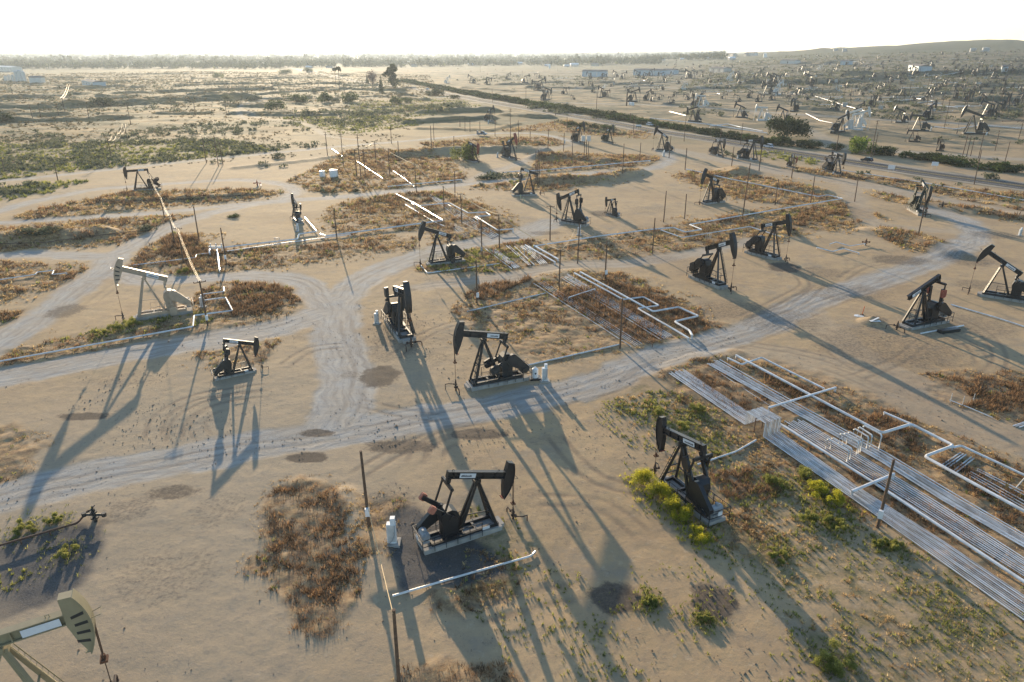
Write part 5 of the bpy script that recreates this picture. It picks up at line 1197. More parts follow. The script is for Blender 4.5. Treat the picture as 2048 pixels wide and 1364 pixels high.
MB().add([(-.0, -.432, .82), (.16, -.432, .98), (0, -.432, 1.14), (-.16, -.432, .98)], [(0, 1, 2, 3)]).build('placard', M['ink'], t)
LAND.append((1070, 758, 'the white chemical tank'))
def vtank(px, py, w_px, h_px, name, label, group=None, m_='white', legs=False):
    p = at(px, py); dep = p.y*CP-(p.z-CH)*SP; r = w_px*dep/FP/2; h = h_px*dep/FP/CP
    root = empty(name, p); tag(root, label, 'storage tank', group)
    MB().cyl((0, 0, -.3 if not legs else .5), (0, 0, h*.93), r, n=20).build('tank_body', M[m_], root, True); MB().cyl((0, 0, h*.931), (0, 0, h), r, r*.25, n=20).build('tank_roof', M[m_], root, True)
    MB().bar((r+.05, 0, 0), (r+.05, 0, h*.95), .12).build('ladder', M['steel'], root)
vtank(645, 353, 11, 11, 'water_tank', 'left one of two small white tanks beside the track', 'two white tanks beside the track'); vtank(668, 354, 16, 14, 'water_tank', 'right larger one of two small white tanks beside the track', 'two white tanks beside the track')
TF = [(13, 163, 6, 10), (20, 162, 6, 11), (28, 163, 6, 12), (36, 163, 8, 19), (43, 163, 8, 20), (50, 163, 7, 18), (67, 164, 9, 8), (78, 165, 9, 7)]
ord_ = ['leftmost', 'second', 'third', 'fourth, tall', 'fifth and tallest', 'sixth, tall', 'seventh, squat', 'rightmost squat']
for i, (x, y, w_, h_) in enumerate(TF): vtank(x, y, w_, h_, 'silo', f'{ord_[i]} white silo of the tank farm at far left', 'silos of the far left tank farm', 'offwhite')
for x, y, w_, h_, lb in [(1672, 97.5, 9, 5, 'left of two low water tanks on the near hill shoulder'), (1690, 97, 9, 5, 'right of two low water tanks on the near hill shoulder'), (1950, 83, 11, 6, 'left one of two water tanks on the hilltop'), (1976, 82.5, 13, 7, 'right one of two water tanks on the hilltop')]:
    vtank(x, y, w_, h_, 'water_tank', lb, 'water tanks on the ridge', 'grey')
for x, y, w_, h_, lb in [(1260, 211, 5, 6, 'left small white barrel tank beside a thick brown pole beyond the hedge'), (1265, 211.5, 6, 6, 'right small white barrel tank beside a thick brown pole beyond the hedge'), (1099, 137, 4, 8, 'white upright tank at the edge of the straw field'), (1530, 115, 7, 7, 'white tank on the far slope below the tree line')]:
    vtank(x, y, w_, h_, 'storage_tank', lb, None, 'white')
p = at(1253, 212); o = MB().cyl((0, 0, -.5), (0, 0, 10), .5, n=8).build('wooden_post', M['wood']); o.location = p; tag(o, 'thick brown post beside two small white tanks beyond the hedge', 'post')
# long sheds
def shed(px0, px1, py, h, label, wm='bluewall', rm='roof', depth=14, name='warehouse'):
    a, b = at(px0, py), at(px1, py); Lx = (b-a).length; root = empty(name, (a+b)/2, math.atan2((b-a).y, (b-a).x)); tag(root, label, 'building', None)
    MB().box(-Lx/2, Lx/2, 0, depth, -1, h).build('wall', M[wm], root)
    MB().prism([(-.6, h+.005), (depth/2, h+h*.28), (depth+.6, h+.005)], 0, 1).v
    r = MB().add([(-Lx/2-.5, -.6, h+.004), (Lx/2+.5, -.6, h+.004), (Lx/2+.5, depth+.6, h+.004), (-Lx/2-.5, depth+.6, h+.004), (-Lx/2-.5, depth/2, h*1.3), (Lx/2+.5, depth/2, h*1.3)], [(0, 1, 5, 4), (2, 3, 4, 5), (0, 4, 3), (1, 2, 5), (0, 3, 2, 1)]); r.build('roof', M[rm], root)
    k = max(2, int(Lx/9))
    for i in range(k):
        x = -Lx/2+(i+.5)*Lx/k; MB().box(x-1.1, x+1.1, -.06, -.005, h*.15, h*.75).build('window' if i % 2 else 'door', M['glass' if i % 2 else 'offwhite'], root)
shed(1164, 1211, 153, 8, 'long pale blue warehouse beyond the hedge, left one'); shed(1266, 1322, 151, 8, 'long pale blue warehouse beyond the hedge, middle one'); shed(1324, 1348, 149, 7, 'short pale blue warehouse right of the middle long one')
shed(1417, 1447, 145, 7, 'grey white office block with dark windows in the far field', 'wall', 'roof'); shed(60, 84, 166.5, 7, 'low white shed beside the silos at far left', 'offwhite', 'roof'); shed(-10, 24, 142, 8, 'long white roofed barn above the silos at far left', 'offwhite', 'offwhite', 20)
shed(165, 186, 171, 5, 'small pale shed out on the left plain', 'bluewall'); shed(1490, 1508, 112, 8, 'pale building below the far tree line, right', 'offwhite'); shed(1360, 1412, 113, 8, 'long white building under the far tree line', 'offwhite'); shed(1436, 1465, 113.5, 8, 'pale brick building under the far tree line', 'wall')
shed(1560, 1590, 128, 6, 'low white shed on the far slope', 'offwhite'); shed(1815, 1836, 141.5, 6, 'small blue shed among far pumpjacks', 'bluewall'); shed(1680, 1696, 130, 6, 'low pale blue shed at the start of the hill', 'bluewall'); shed(2002, 2014, 145, 6, 'small white blue shed near the right edge of the far field', 'bluewall')
# suburb houses
rh = random.Random(9); hm = MB().box(-7, 7, -5, 5, -1, 3.2); HW_ = hm.mesh('house_walls', M['wall']); HR = MB().add([(-7.6, -5.6, 3.204), (7.6, -5.6, 3.204), (7.6, 5.6, 3.204), (-7.6, 5.6, 3.204), (-7, 0, 5.6), (7, 0, 5.6)], [(0, 1, 5, 4), (2, 3, 4, 5), (0, 4, 3), (1, 2, 5), (0, 3, 2, 1)])
HRs = [HR.mesh('house_roof', M[k]) for k in ('roof', 'offwhite', 'white')]
n = 0
while n < 110:
    x = rh.uniform(-40, 1500); y = rh.uniform(112, 134) if x < 560 else rh.uniform(108, 137)
    if x > 1250 and y > 121: continue
    p = at(x, y); root = empty('house', p, rh.uniform(-.4, .4), rh.uniform(.9, 1.5)); tag(root, 'small pale suburban house among the hazy far trees', 'house', 'far suburban houses')
    for nm, me in (('wall', HW_), ('roof', rh.choice(HRs))):
        o = bpy.data.objects.new(nm, me); C.objects.link(o); o.parent = root
    n += 1

# vehicles
def car(px, py, hd, label, paint, kind='suv', sc=1.):
    p = at(px, py, .0); p.z += .2; root = empty('car' if kind != 'pickup' else 'pickup_truck', p, hd, sc); tag(root, label, 'car' if kind != 'pickup' else 'pickup truck')
    m = M[paint]
    body = MB().prism([(-2.25, .42), (-2.3, .75), (-2.15, 1.0), (1.0, 1.02), (2.0, .92), (2.25, .72), (2.25, .42), (1.85, .32), (-1.9, .32)], -.88, .88)
    if kind == 'pickup':
        bo = body.build('body', m, root)
        MB().prism([(-.55, 1.005), (-.4, 1.72), (.75, 1.72), (1.25, 1.02)], -.76, .76).build('cabin', M['glass'], bo); MB().box(-.42, .72, -.74, .74, 1.722, 1.77).build('roof', m, bo)
        MB().box(-2.15, -.6, -.72, .72, 1.003, 1.03).build('cargo_bed', M['rubber'], bo); MB().box(-2.2, -1.9, -.8, .8, 1.0, 1.9).build('tool_rack', m, bo)
    else:
        bo = body.build('body', m, root)
        MB().prism([(-2.15, 1.005), (-1.85, 1.55), (.35, 1.58), (1.05, 1.02)], -.76, .76).build('window', M['glass'], bo); MB().prism([(-1.9, 1.56), (-1.75, 1.68), (.2, 1.68), (.4, 1.585)], -.78, .78).build('roof', m, bo)
    for x in (-1.45, 1.4):
        for y in (-.9, .9):
            w = MB().cyl((x, y-.11, .34), (x, y+.11, .34), .34, n=14).build('wheel', M['rubber'], root); MB().cyl((x, y-.12, .34), (x, y+.12, .34), .19, n=10).build('rim', M['steel'], w)
    for y in (-.62, .62):
        MB().box(2.2, 2.27, y-.18, y+.18, .66, .8).build('headlight', M['lamp'], root); MB().box(-2.31, -2.27, y-.15, y+.15, .75, .95).build('tail_light', M['tail'], root)
hx = at(1665, 313)-at(1483, 286); hh = math.atan2(hx.y, hx.x)
car(1536, 296, hh+math.pi, 'white car driving on the highway behind a pumpjack', 'carwhite'); car(1733, 324, hh+math.pi, 'dark car driving on the highway at right', 'cardark'); car(964, 271, -.25, 'blue grey pickup truck parked on the dirt track in dry grass', 'carblue', 'pickup', 1.15); car(855, 180, hh, 'small white car at the far end of the highway', 'carwhite', 'suv', 1.3)
car(1300, 252, hh, 'white vehicle passing left of the first pumpjack along the highway', 'carwhite', 'suv', 1.1)

# small odds and ends
def simple(name, mb, m, px, py, label, cat, rz=0., z=0., group=None):
    o = mb.build(name, m) ; o.location = at(px, py, z); o.rotation_euler = (0, 0, rz); return tag(o, label, cat, group)
root = empty('marker_post', at(1724, 630)); tag(root, 'bright orange marker post standing beside white lids', 'marker post'); MB().cyl((0, 0, 0), (.15, 0, 1.5), .06, n=8).build('post', M['conecol'], root); MB().cyl((0, 0, 0), (0, 0, .12), .28, n=12).build('foot', M['rubber'], root)
simple('well_lid', MB().cyl((0, 0, -.05), (0, 0, .08), .55, n=16), M['white'], 1715, 632, 'left of two white round lids on the dirt', 'lid'); simple('well_lid', MB().cyl((0, 0, -.05), (0, 0, .09), .5, n=16), M['offwhite'], 1721, 633, 'right of two white round lids on the dirt', 'lid')
simple('steel_trough', MB().box(-1.8, 1.8, -.45, .45, -.1, .5).box(-1.7, 1.7, -.36, .36, .5, .52), M['black'], 1897, 664, 'black steel trough lying before the headless pumpjack', 'trough', rz=.28)
simple('plastic_sheet', MB().box(-.8, .8, -.3, .3, 0, .04).bar((-.5, 0, .05), (.6, .2, .5), .3, .05), M['white'], 1750, 642, 'white torn sheet on the small dirt heap', 'sheet')
for x, y, lb in [(1900, 806, 'left white fence stake in the right grass patch'), (1924, 812, 'middle white fence stake in the right grass patch'), (1945, 806, 'right white fence stake in the right grass patch')]:
    simple('fence_stake', MB().cyl((0, 0, -.2), (0, 0, 1.3), .04, n=6), M['offwhite'], x, y, lb, 'stake', group='fence stakes')
simple('guy_marker', MB().cyl((0, 0, -.2), (1.1, 0, 2.2), .06, n=6), M['offwhite'], 2030, 976, 'white slanted guy marker at the right edge', 'marker')
simple('guy_marker', MB().cyl((0, 0, -.2), (-.4, 0, 2.), .05, n=6), mat('yellow_paint', (.55, .45, .15)), 949, 609, 'yellow guy wire guard leaning on a pole foot in the middle', 'marker')
for x, y, lb in [(1041, 398, 'left yellow bollard before the headless pumpjack'), (1047, 404, 'right yellow bollard before the headless pumpjack')]:
    simple('bollard', MB().cyl((0, 0, -.2), (0, 0, 1.3), .14, n=8), M['leaf_willow'] if False else mat('pale_yellow', (.5, .48, .3)), x, y, lb, 'bollard')
def wellhead(px, py, label, m_='brown', s=1.):
    b = MB().cyl((0, 0, -.1), (0, 0, 1.1), .13, n=8).cyl((0, 0, .35), (0, 0, .45), .28, n=10).cyl((0, 0, .8), (0, 0, .9), .24, n=10).cyl((-.7, 0, .62), (.7, 0, .62), .09, n=8).cyl((-.7, 0, .5), (-.7, 0, .78), .16, n=8).cyl((.7, 0, .5), (.7, 0, .78), .16, n=8).cyl((0, -.3, 1.2), (0, .3, 1.2), .05, n=6).cyl((0, 0, 1.1), (0, 0, 1.35), .06, n=8)
    o = b.build('wellhead', M[m_], None, True); o.location = at(px, py); o.scale = (s,)*3; tag(o, label, 'wellhead')
wellhead(192, 1044, 'dark wellhead with valves ending the rusty pipe at lower left', 'black2', 1.3); wellhead(1731, 490, 'rusty cross shaped wellhead on open dirt', 'rust', 1.1); wellhead(515, 372, 'red wellhead with sunlit pipes beside the left track', 'redrust', 1.5); wellhead(1884, 414, 'dark wellhead standing alone on the dirt at right', 'brown', 1.2); wellhead(591, 357, 'small dark wellhead left of the two white tanks', 'brown', 1.)
for x, y, l in [(525, 378, 'left sunlit pipe beside the red wellhead'), (530, 378, 'right sunlit pipe beside the red wellhead')]:
    o = MB().cyl((0, 0, .5), (1.2, -3.5, .25), .12, n=8).build('pipe', M['pipe']); o.location = at(x-8, y-8); tag(o, l, 'pipe')
for x, y, w_, lb, c in [(1868, 338, 2.2, 'white road sign beside the highway at right', 'sign'), (1781, 345, 2.2, 'white board beside the highway verge', 'sign'), (1277, 259, 3.0, 'green and white road sign beside the highway', 'sign')]:
    root = empty('road_sign', at(x, y), -.5); tag(root, lb, 'road sign')
    for q in (-.7, .7): MB().bar((q, 0, -.2), (q, 0, 2.2), .09).build('post', M['steel'], root)
    MB().box(-w_/2, w_/2, -.1, -.06, 1.2, 2.6).build('board', M['sign'], root)
    if 'green' in lb: MB().box(-w_/2, w_/2, -.115, -.101, 1.2, 1.75).build('lower_band', M['green'], root)
for x, y, w_ in [(1171, 281, 5)]:
    root = empty('transformer_rack', at(x, 320)+Vector((0, 0, 0))); tag(root, 'white transformer boxes on the cluster of three poles', 'transformer'); 
    for q in (-1.2, .9): MB().box(q-.75, q+.75, -.5, .5, 7.2, 9.2).build('transformer_box', M['offwhite'], root)
# pads under the raised manifold: rails for the white valve boxes
for x, y, lb in [(555, 488, 'left cream valve cluster on the pipeline left of centre'), (1416, 478, 'cream pipe hoop over the thin white pipe')]:
    b = MB()
    for q in (-.6, .6): b.tube([(q, 0, -.2), (q, 0, 1.3), (q*.7, 0, 1.5), (q*.4, 0, 1.3), (q*.4, 0, -.2)], .06, 6)
    b.bar((-.6, 0, 1.45), (.6, 0, 1.45), .08); o = b.build('valve_cluster', M['offwhite'], None, True); o.location = at(x, y); tag(o, lb, 'valves')
simple('manifold', MB().bar((-1.6, 0, 1.1), (1.6, 0, 1.1), .25).bar((-1.2, 0, -.2), (-1.2, 0, 1.2), .15).bar((0, 0, -.2), (0, 0, 1.2), .15).bar((1.2, 0, -.2), (1.2, 0, 1.2), .15).cyl((-1.2, 0, 1.1), (-1.2, 0, 1.8), .12).cyl((0, 0, 1.1), (0, 0, 1.8), .12).cyl((1.2, 0, 1.1), (1.2, 0, 1.8), .12), M['pipe'], 434, 503, 'white manifold with three risers ending the left pipeline', 'manifold')

# ------------------------------------------------------------------ trees and bushes
def tree_mesh(kind, seed, leafm, n=900, leaf=.055, twig=False):
    """unit-high crown mesh and trunk mesh"""
    r = np.random.default_rng(seed); bl = []
    if kind == 'round':
        for _ in range(16):
            v = r.normal(size=3); v /= np.linalg.norm(v); bl.append((v[0]*.27*r.uniform(.3, 1), v[1]*.27*r.uniform(.3, 1), .56+v[2]*.26*r.uniform(.3, 1), r.uniform(.12, .22)))
    elif kind == 'bush':
        for _ in range(16): a = r.uniform(0, 6.28); q = r.uniform(0, .5)**.8; bl.append((q*math.cos(a), q*math.sin(a), r.uniform(.18, .62)*(1-.5*q), r.uniform(.16, .3)))
    elif kind == 'tall':
        for _ in range(22): z = r.uniform(.2, .9); q = .3*math.sin(min(1, (1-z)*1.8+.3)*1.6); bl.append((r.normal(0, q*.55), r.normal(0, q*.55), z, r.uniform(.09, .17)))
    elif kind == 'cone':
        for z in np.linspace(.08, .97, 18): q = .2*(1-z)+.02; a = r.uniform(0, 6.28); bl.append((q*.5*math.cos(a), q*.5*math.sin(a), z, q+.03))
    elif kind == 'palm':
        for _ in range(26): a = r.uniform(0, 6.28); q = r.uniform(.03, .13); bl.append((q*math.cos(a), q*math.sin(a), .93-q*.9*r.uniform(.2, 1)+.02, .035))
    V, F, T_ = leafcloud(n, bl, leaf, r, 1., .25)
    me = mesh_np('crown', V, F, leafm, T_)
    t = MB(); th = .9 if kind == 'palm' else (.75 if kind in ('tall', 'cone') else .5); t.cyl((0, 0, -.05), (0, 0, th), .03 if kind != 'palm' else .016, .012, n=7)
    if kind not in ('palm', 'cone'):
        for i in range(6): b = bl[r.integers(len(bl))]; z0 = r.uniform(.15, .4); t.cyl((0, 0, z0), (b[0], b[1], max(b[2], z0+.05)), .014, .005, n=5)
    return me, t.mesh('trunk', M['bark'], True)
def plant(me, loc, w, h, name, label, cat, group=None, rz=0., parts=True):
    o = empty(name, loc, rz); o.scale = (w, w, h); tag(o, label, cat, group)
    for nm, m in zip(('crown', 'trunk'), me): c = bpy.data.objects.new(nm, m); C.objects.link(c); c.parent = o
    return o
def sized(px, py, wpx, hpx):
    p = at(px, py); dep = p.y*CP-(p.z-CH)*SP; return p, wpx*dep/FP, hpx*dep/FP/CP
TM = dict(round=[tree_mesh('round', s, M['leaf_mid'], 1500) for s in (1, 2)], dark=[tree_mesh('bush', 3, M['leaf_dark'], 3200, .045)], bright=[tree_mesh('bush', 4, M['leaf_bright'], 2600, .05)], willow=[tree_mesh('bush', 5, M['leaf_willow'], 2600, .05)],
          tall=[tree_mesh('tall', 6, M['leaf_dark'], 2200)], purple=[tree_mesh('round', 7, M['leaf_purple'], 900, .04)], cone=[tree_mesh('cone', 8, M['leaf_dark'], 900)], palm=[tree_mesh('palm', 9, M['leaf_dark'], 420, .06)],
          bush=[tree_mesh('bush', s, M['leaf_mid'], 900, .075) for s in (10, 11, 12)], dbush=[tree_mesh('bush', s, M['leaf_dark'], 900, .075) for s in (13, 14, 15)], scrub=[tree_mesh('bush', s, M['scrub'], 500, .09) for s in (16, 17)])
SINGLE = [
 (1573, 276, 66, 56, 'dark', 'tree', 'tall dark tree leaning over the highway hedge'), (1714, 306, 50, 42, 'bright', 'bush', 'bright green round bush beside the highway'), (930, 320, 40, 46, 'willow', 'tree', 'yellow green willow tree beside the rusty pumpjack'),
 (788, 177, 36, 42, 'tall', 'tree', 'tall dark eucalyptus tree near the far highway'), (746, 174, 34, 35, 'purple', 'tree', 'bare purple brown tree left of the eucalyptus'), (763, 186, 22, 30, 'cone', 'tree', 'slim pointed tree between the bare tree and the eucalyptus'),
 (680, 181, 34, 42, 'palm', 'palm tree', 'tallest palm tree on the far plain'), (672, 172, 30, 32, 'palm', 'palm tree', 'shorter palm tree left of the tallest palm'),
 (554, 219, 30, 25, 'bush', 'bush', 'dark rounded bush by the winding dirt path'), (594, 203, 32, 20, 'bush', 'bush', 'wide bush right of the winding path bush'), (649, 204, 28, 24, 'bush', 'bush', 'first bush below the palm trees'), (672, 204, 16, 11, 'scrub', 'bush', 'low bush between the two bushes below the palms'), (700, 204, 26, 24, 'bush', 'bush', 'second bush below the palm trees, to the right'),
 (791, 207, 24, 18, 'bush', 'bush', 'bush in the scrub below the eucalyptus'), (814, 205, 15, 13, 'bush', 'bush', 'smaller bush right of the one below the eucalyptus'), (509, 200, 26, 13, 'scrub', 'bush', 'low wide bush left of the path on the plain'), (456, 205, 18, 18, 'scrub', 'bush', 'grey bush on the long berm'),
 (572, 148, 20, 12, 'bush', 'bush', 'bush left of the far highway end'), (615, 144, 16, 11, 'bush', 'bush', 'bush beside the shining far highway'), (437, 155, 16, 13, 'willow', 'bush', 'pale yellow green bush alone on the far straw field'), (628, 187, 13, 11, 'scrub', 'bush', 'small grey bush above the bushes on the plain'),
 (207, 212, 36, 22, 'dbush', 'bush', 'dark bush on the berm at upper left'), (10, 243, 26, 20, 'dbush', 'bush', 'dark bush at the left edge of the plain'), (870, 191, 28, 18, 'dbush', 'bush', 'dark bush at the near side of the far highway'), (908, 197, 20, 9, 'dbush', 'bush', 'low dark bush right of the far highway bush'), (735, 167, 14, 14, 'cone', 'tree', 'small dark pointed tree behind the bare tree'),
 (1140, 250, 24, 11, 'dbush', 'bush', 'first dark bush left of the highway lay-by'), (1165, 254, 26, 13, 'dbush', 'bush', 'second dark bush behind the pumpjack before the highway bushes'), (1190, 257, 22, 12, 'dbush', 'bush', 'third dark bush behind the green pumpjack'), (1212, 258, 26, 12, 'bush', 'bush', 'fourth and greenest bush behind the green pumpjack'),
 (1545, 288, 30, 20, 'bush', 'bush', 'green bush left below the tall hedge tree'), (1562, 291, 34, 22, 'dbush', 'bush', 'dark bush under the tall hedge tree'), (1598, 294, 36, 20, 'dbush', 'bush', 'dark bush right below the tall hedge tree'), (1624, 296, 34, 18, 'dbush', 'bush', 'dark bush at the right end of the left hedge'), (1672, 300, 30, 16, 'dbush', 'bush', 'dark bush left of the bright green bush'),
 (1980, 358, 26, 18, 'scrub', 'bush', 'dry grey bush beside the highway at far right'), (975, 358, 34, 10, 'scrub', 'bush', 'low grey bush beside the track before the headless pumpjack'), (1042, 356, 20, 8, 'scrub', 'bush', 'small grey bush right of the low grey one'), (1655, 341, 16, 9, 'dbush', 'bush', 'dark bush behind the pumpjack near the dark car'),
 (712, 383, 14, 8, 'scrub', 'bush', 'small bush beside the track left of the tawny square'), (60, 468, 50, 14, 'scrub', 'bush', 'wide saltbush on the bank at the left edge'), (98, 463, 40, 14, 'scrub', 'bush', 'saltbush right of the wide one on the bank'), (296, 460, 34, 14, 'scrub', 'bush', 'saltbush beside the left fork of the gravel track'), (391, 400, 16, 10, 'scrub', 'bush', 'round saltbush between the two left tracks'), (555, 316, 26, 12, 'scrub', 'bush', 'round saltbush on the pale dirt road'),
 (470, 434, 20, 8, 'bush', 'bush', 'small green bush on the pad of the pumpjack seen end on'),
]
for i, (x, y, w, h, k, cat, lab) in enumerate(SINGLE):
    p, W_, H_ = sized(x, y, w, h); plant(TM[k][i % len(TM[k])], p, W_, H_, {'palm tree': 'palm_tree'}.get(cat, cat), lab, cat, rz=i*1.3)
# mustard bushes by the pumpjack (near, so each its own)
def mustard(px, py, w, h, seed, label, n=2200, m_='mustard'):
    w *= 1.25; h *= 1.15; n = int(n*1.4)
    r = np.random.default_rng(seed); p = at(px, py); bl = []
    for _ in range(12): a = r.uniform(0, 6.28); q = w*.5*r.uniform(0, .8); bl.append((q*math.cos(a), q*math.sin(a), h*r.uniform(.3, .75), h*r.uniform(.22, .38)))
    V, F, T_ = leafcloud(int(n*1.9), bl, .058, r, .9, .12)
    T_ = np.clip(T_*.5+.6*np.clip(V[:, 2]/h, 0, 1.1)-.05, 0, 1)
    tv, tf, tt = tufts(np.column_stack([r.normal(0, w*.42, 90), r.normal(0, w*.42, 90), np.zeros(90)]), r.uniform(.2, .4, 90), 7, .8, .1, .9, r)
    o = empty('mustard_bush', p); tag(o, label, 'bush', 'yellow green mustard bushes at the right pumpjack')
    for nm, (v, f, t) in (('foliage', (V, F, T_)), ('stem', (tv, tf, tt))):
        c = bpy.data.objects.new(nm if nm != 'stem' else 'undergrowth', mesh_np(nm, v, f, M[m_], t)); C.objects.link(c); c.parent = o
for i, (x, y, w, h, lab) in enumerate([
 (1279, 968, 2.1, 1.7, 'yellowest mustard bush, farthest left at the pumpjack foot'), (1318, 995, 2.2, 1.6, 'second mustard bush along the pumpjack foot from the left'), (1345, 1020, 2.1, 1.4, 'third mustard bush along the pumpjack foot from the left'), (1368, 1042, 2.0, 1.3, 'fourth mustard bush along the pumpjack foot'), (1402, 1078, 2.2, 1.1, 'nearest mustard bush at the rear of the right pumpjack'),
 (1640, 985, 2.8, 1.2, 'bright mustard bush touching the big pipe rack'), (1672, 1010, 2.6, 1.2, 'bright mustard bush right of its twin at the pipe rack'), (1610, 955, 1.6, 1.1, 'dark green bush against the pipe rack'), (1550, 970, 2.2, .9, 'mustard bush left of the rack bushes'), (1625, 1040, 2.6, .8, 'low mustard bush below the rack bushes, left'), (1668, 1052, 2.2, .7, 'low mustard bush below the rack bushes, right'),
 (1315, 830, 2.4, .9, 'mustard bush behind the right pumpjack, far left'), (1395, 825, 1.8, .8, 'mustard bush behind the horsehead of the right pumpjack'), (1360, 855, 2.6, .8, 'low spreading mustard bush behind the right pumpjack'), (1760, 1090, 1.4, .6, 'small mustard bush below the leaning pole, left'), (1790, 1095, 1.4, .6, 'small mustard bush below the leaning pole, right'),
 (1660, 1330, 3.0, 1.0, 'large green bush at the bottom edge, right'), (1545, 1115, 2.2, .6, 'low green bush in front of the right pumpjack shadow'), (1410, 1240, 1.2, .4, 'small green plant at the edge of the dark oval stain'), (1300, 1205, 1.1, .5, 'small green plant right of the left dark stain'),
 (265, 650, 3.2, 1.2, 'green bush below the tan pumpjack wellhead'), (235, 660, 3.0, 1.0, 'green bush left of the one below the tan pumpjack'), (205, 672, 2.6, .7, 'low green bush farthest left below the tan pumpjack'), (318, 645, 2.4, .6, 'low green bush under the tan pumpjack base'), (372, 545, 2.6, 1.0, 'green bush behind the tan pumpjack beam'), (130, 1112, 2.4, .7, 'low yellow green bush beside the rusty pipe, right'), (40, 1065, 2.6, .6, 'low bush along the rusty pipe at the left edge'), (110, 1045, 2.0, .6, 'low bush behind the rusty pipe near its wellhead')]):
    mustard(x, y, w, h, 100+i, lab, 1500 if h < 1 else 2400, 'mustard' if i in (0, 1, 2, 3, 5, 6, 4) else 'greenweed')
# hedge along the far side of the highway
rq = random.Random(12); hedge = [(806, 163), (850, 171), (910, 183), (971, 194), (1065, 210), (1163, 226), (1300, 249), (1400, 266), (1458, 276), (1541, 289)], [(1747, 307), (1800, 314), (1849, 320), (1920, 331), (1973, 338), (2060, 350)]
for hi, line in enumerate(hedge):
    for (ax, ay), (bx, by) in zip(line[:-1], line[1:]):
        A, B = at(ax, ay), at(bx, by); L = (B-A).length; k = max(1, int(L/(5.0 if A.y < 480 else 9)))
        for j in range(k):
            q = A.lerp(B, (j+rq.random()*.6)/k); q.z = gz(q.x, q.y); s = rq.uniform(5.5, 8.5)*(1 if A.y < 480 else 1.7)
            plant(rq.choice(TM['dbush' if rq.random() < .6 else 'bush']), q, s, rq.uniform(3.4, 5.2)*(1 if A.y < 480 else 1.2), 'hedge_bush', 'rounded green bush of the long hedge beside the highway' if hi == 0 else 'dark green bush of the right hedge beside the highway', 'bush', 'hedge bushes along the highway' if hi == 0 else 'hedge bushes along the highway, right part', rq.uniform(0, 6))
# far trees of the suburb: single meshes, too small to show parts
def far_tree(kind, seed, leafm, n):
    r = np.random.default_rng(seed); (me, tr) = tree_mesh(kind, seed, leafm, n, .11); return me, tr
FT = [far_tree(k, 40+i, M[m_], n) for i, (k, m_, n) in enumerate([('round', 'leaf_mid', 240), ('round', 'leaf_dark', 240), ('bush', 'leaf_mid', 240), ('tall', 'leaf_dark', 240), ('cone', 'leaf_dark', 160), ('round', 'leaf_willow', 240), ('palm', 'leaf_dark', 120)])]
rt = random.Random(31); cnt = 0; pos = []
def far_spot():
    x = rt.uniform(-60, 1450)
    if x < 560: y = 107+31*rt.random()
    elif x < 1320: y = 104+(32-(x-560)*.009)*rt.random()
    else: y = 100+20*rt.random()**1.3
    return x, y
while cnt < 290:
    x, y = far_spot(); p = at(x, y+1); 
    if math.hypot(p.x, p.y) > 4200: continue
    k = rt.choice((0, 0, 1, 1, 2, 2, 3, 4, 5, 5, 6)); h = rt.uniform(7, 14)*(1.4 if k in (3, 4, 6) else 1)
    plant(FT[k], p, rt.uniform(9, 15)*(1.3 if k == 6 else 1), h, 'tree' if k != 6 else 'palm_tree', 'small tree among the hazy suburban trees along the horizon', 'tree', 'far suburban trees', rt.uniform(0, 6)); cnt += 1
acc = Acc(); rn = np.random.default_rng(77)
for i in range(8000):
    x, y = far_spot()
    if i % 3 == 0: y = (103 if x < 1300 else 99)+8*rt.random()
    p = at(x, min(y, 139)); d = math.hypot(p.x, p.y); h = rt.uniform(5, 13)*(1+d/9000)*(1.5 if i % 17 == 0 and x < 1250 else 1); w = rt.uniform(6, 12)*(1+d/3000)
    bl = [(rn.normal(0, w*.35), rn.normal(0, w*.35), h*rn.uniform(.3, .8), h*rn.uniform(.2, .34)) for _ in range(5)]
    V, F, T_ = leafcloud(40, bl, h*.22*(1+d/9000), rn, 1, .3); acc.add(V+np.array(p), F, T_)
acc.build('distant_trees', M['leaf_dark'], kind='stuff', label='hazy mass of distant suburban trees along the horizon')

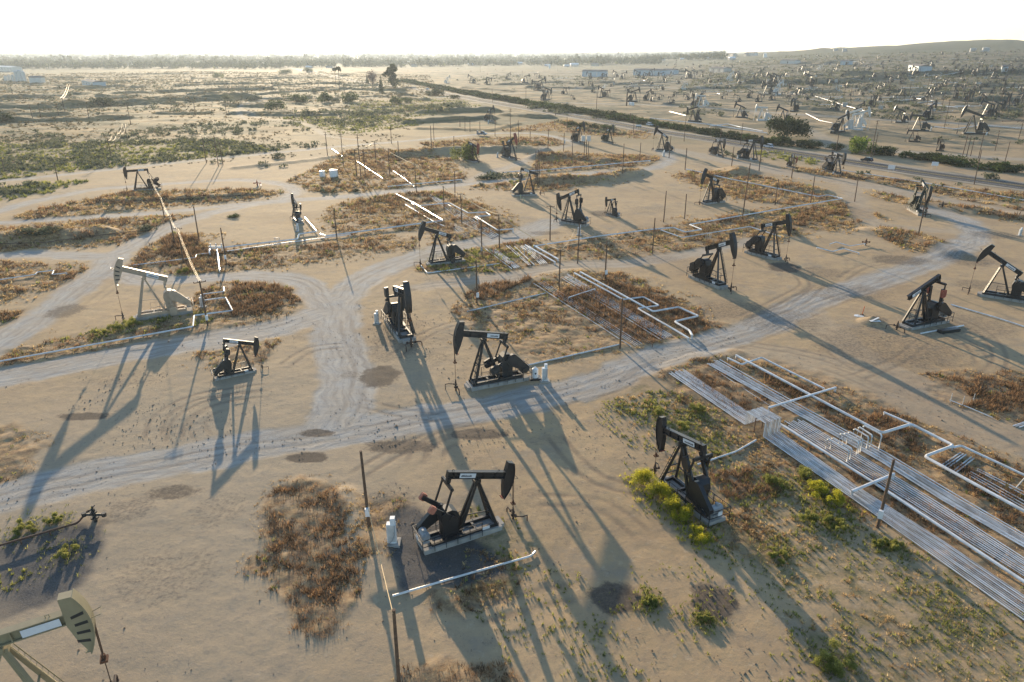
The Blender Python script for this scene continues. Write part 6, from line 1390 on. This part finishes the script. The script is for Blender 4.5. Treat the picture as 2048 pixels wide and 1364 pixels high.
# ------------------------------------------------------------------ air, light, camera
def haze():
    b = MB().box(-12500, 12500, -12500, 12500, -3, 130); m = bpy.data.materials.new('haze'); m.use_nodes = True; nt = m.node_tree; nt.nodes.clear()
    out = nt.nodes.new('ShaderNodeOutputMaterial'); v = nt.nodes.new('ShaderNodeVolumePrincipled')
    v.inputs['Color'].default_value = (.76, .88, 1.0, 1); v.inputs['Density'].default_value = .000078; v.inputs['Anisotropy'].default_value = .4
    nt.links.new(v.outputs[0], out.inputs['Volume']); o = b.build('haze', m); o['kind'] = 'stuff'; o['label'] = 'pale sunlit haze lying over the whole plain'
haze()
S = bpy.context.scene
w = bpy.data.worlds.new('World'); S.world = w; w.use_nodes = True; nt = w.node_tree
sky = nt.nodes.new('ShaderNodeTexSky'); sky.sky_type = 'NISHITA'; sky.sun_disc = False; sky.sun_elevation = SUN_EL; sky.sun_rotation = SUN_AZ; sky.dust_density = .4; sky.ozone_density = 2.2; sky.air_density = 1.0
bg = nt.nodes['Background']; bg.inputs['Strength'].default_value = .15; nt.links.new(sky.outputs[0], bg.inputs['Color'])
ld = bpy.data.lights.new('sun', 'SUN'); ld.energy = 5.0; ld.angle = rad(.53); ld.color = (1, .80, .55); lo = bpy.data.objects.new('sun', ld); C.objects.link(lo)
sd = Vector((math.sin(SUN_AZ)*math.cos(SUN_EL), math.cos(SUN_AZ)*math.cos(SUN_EL), math.sin(SUN_EL))); lo.rotation_euler = sd.to_track_quat('Z', 'Y').to_euler()
cd = bpy.data.cameras.new('camera'); cam = bpy.data.objects.new('camera', cd); C.objects.link(cam); cam.location = (0, 0, CH); cam.rotation_euler = (math.pi/2-PITCH, 0, 0)
cd.sensor_width = 36; cd.lens = FP/2048*36; cd.clip_end = 30000; cd.clip_start = .5; S.camera = cam
S.view_settings.view_transform = 'Standard'; S.view_settings.look = 'None'; S.view_settings.gamma = 1; S.view_settings.exposure = 1.0
S.cycles.use_denoising = True; S.cycles.max_bounces = 4; S.cycles.diffuse_bounces = 2; S.cycles.glossy_bounces = 2; S.cycles.transmission_bounces = 2; S.cycles.volume_bounces = 1; S.cycles.transparent_max_bounces = 4
S.cycles.sample_clamp_indirect = 4
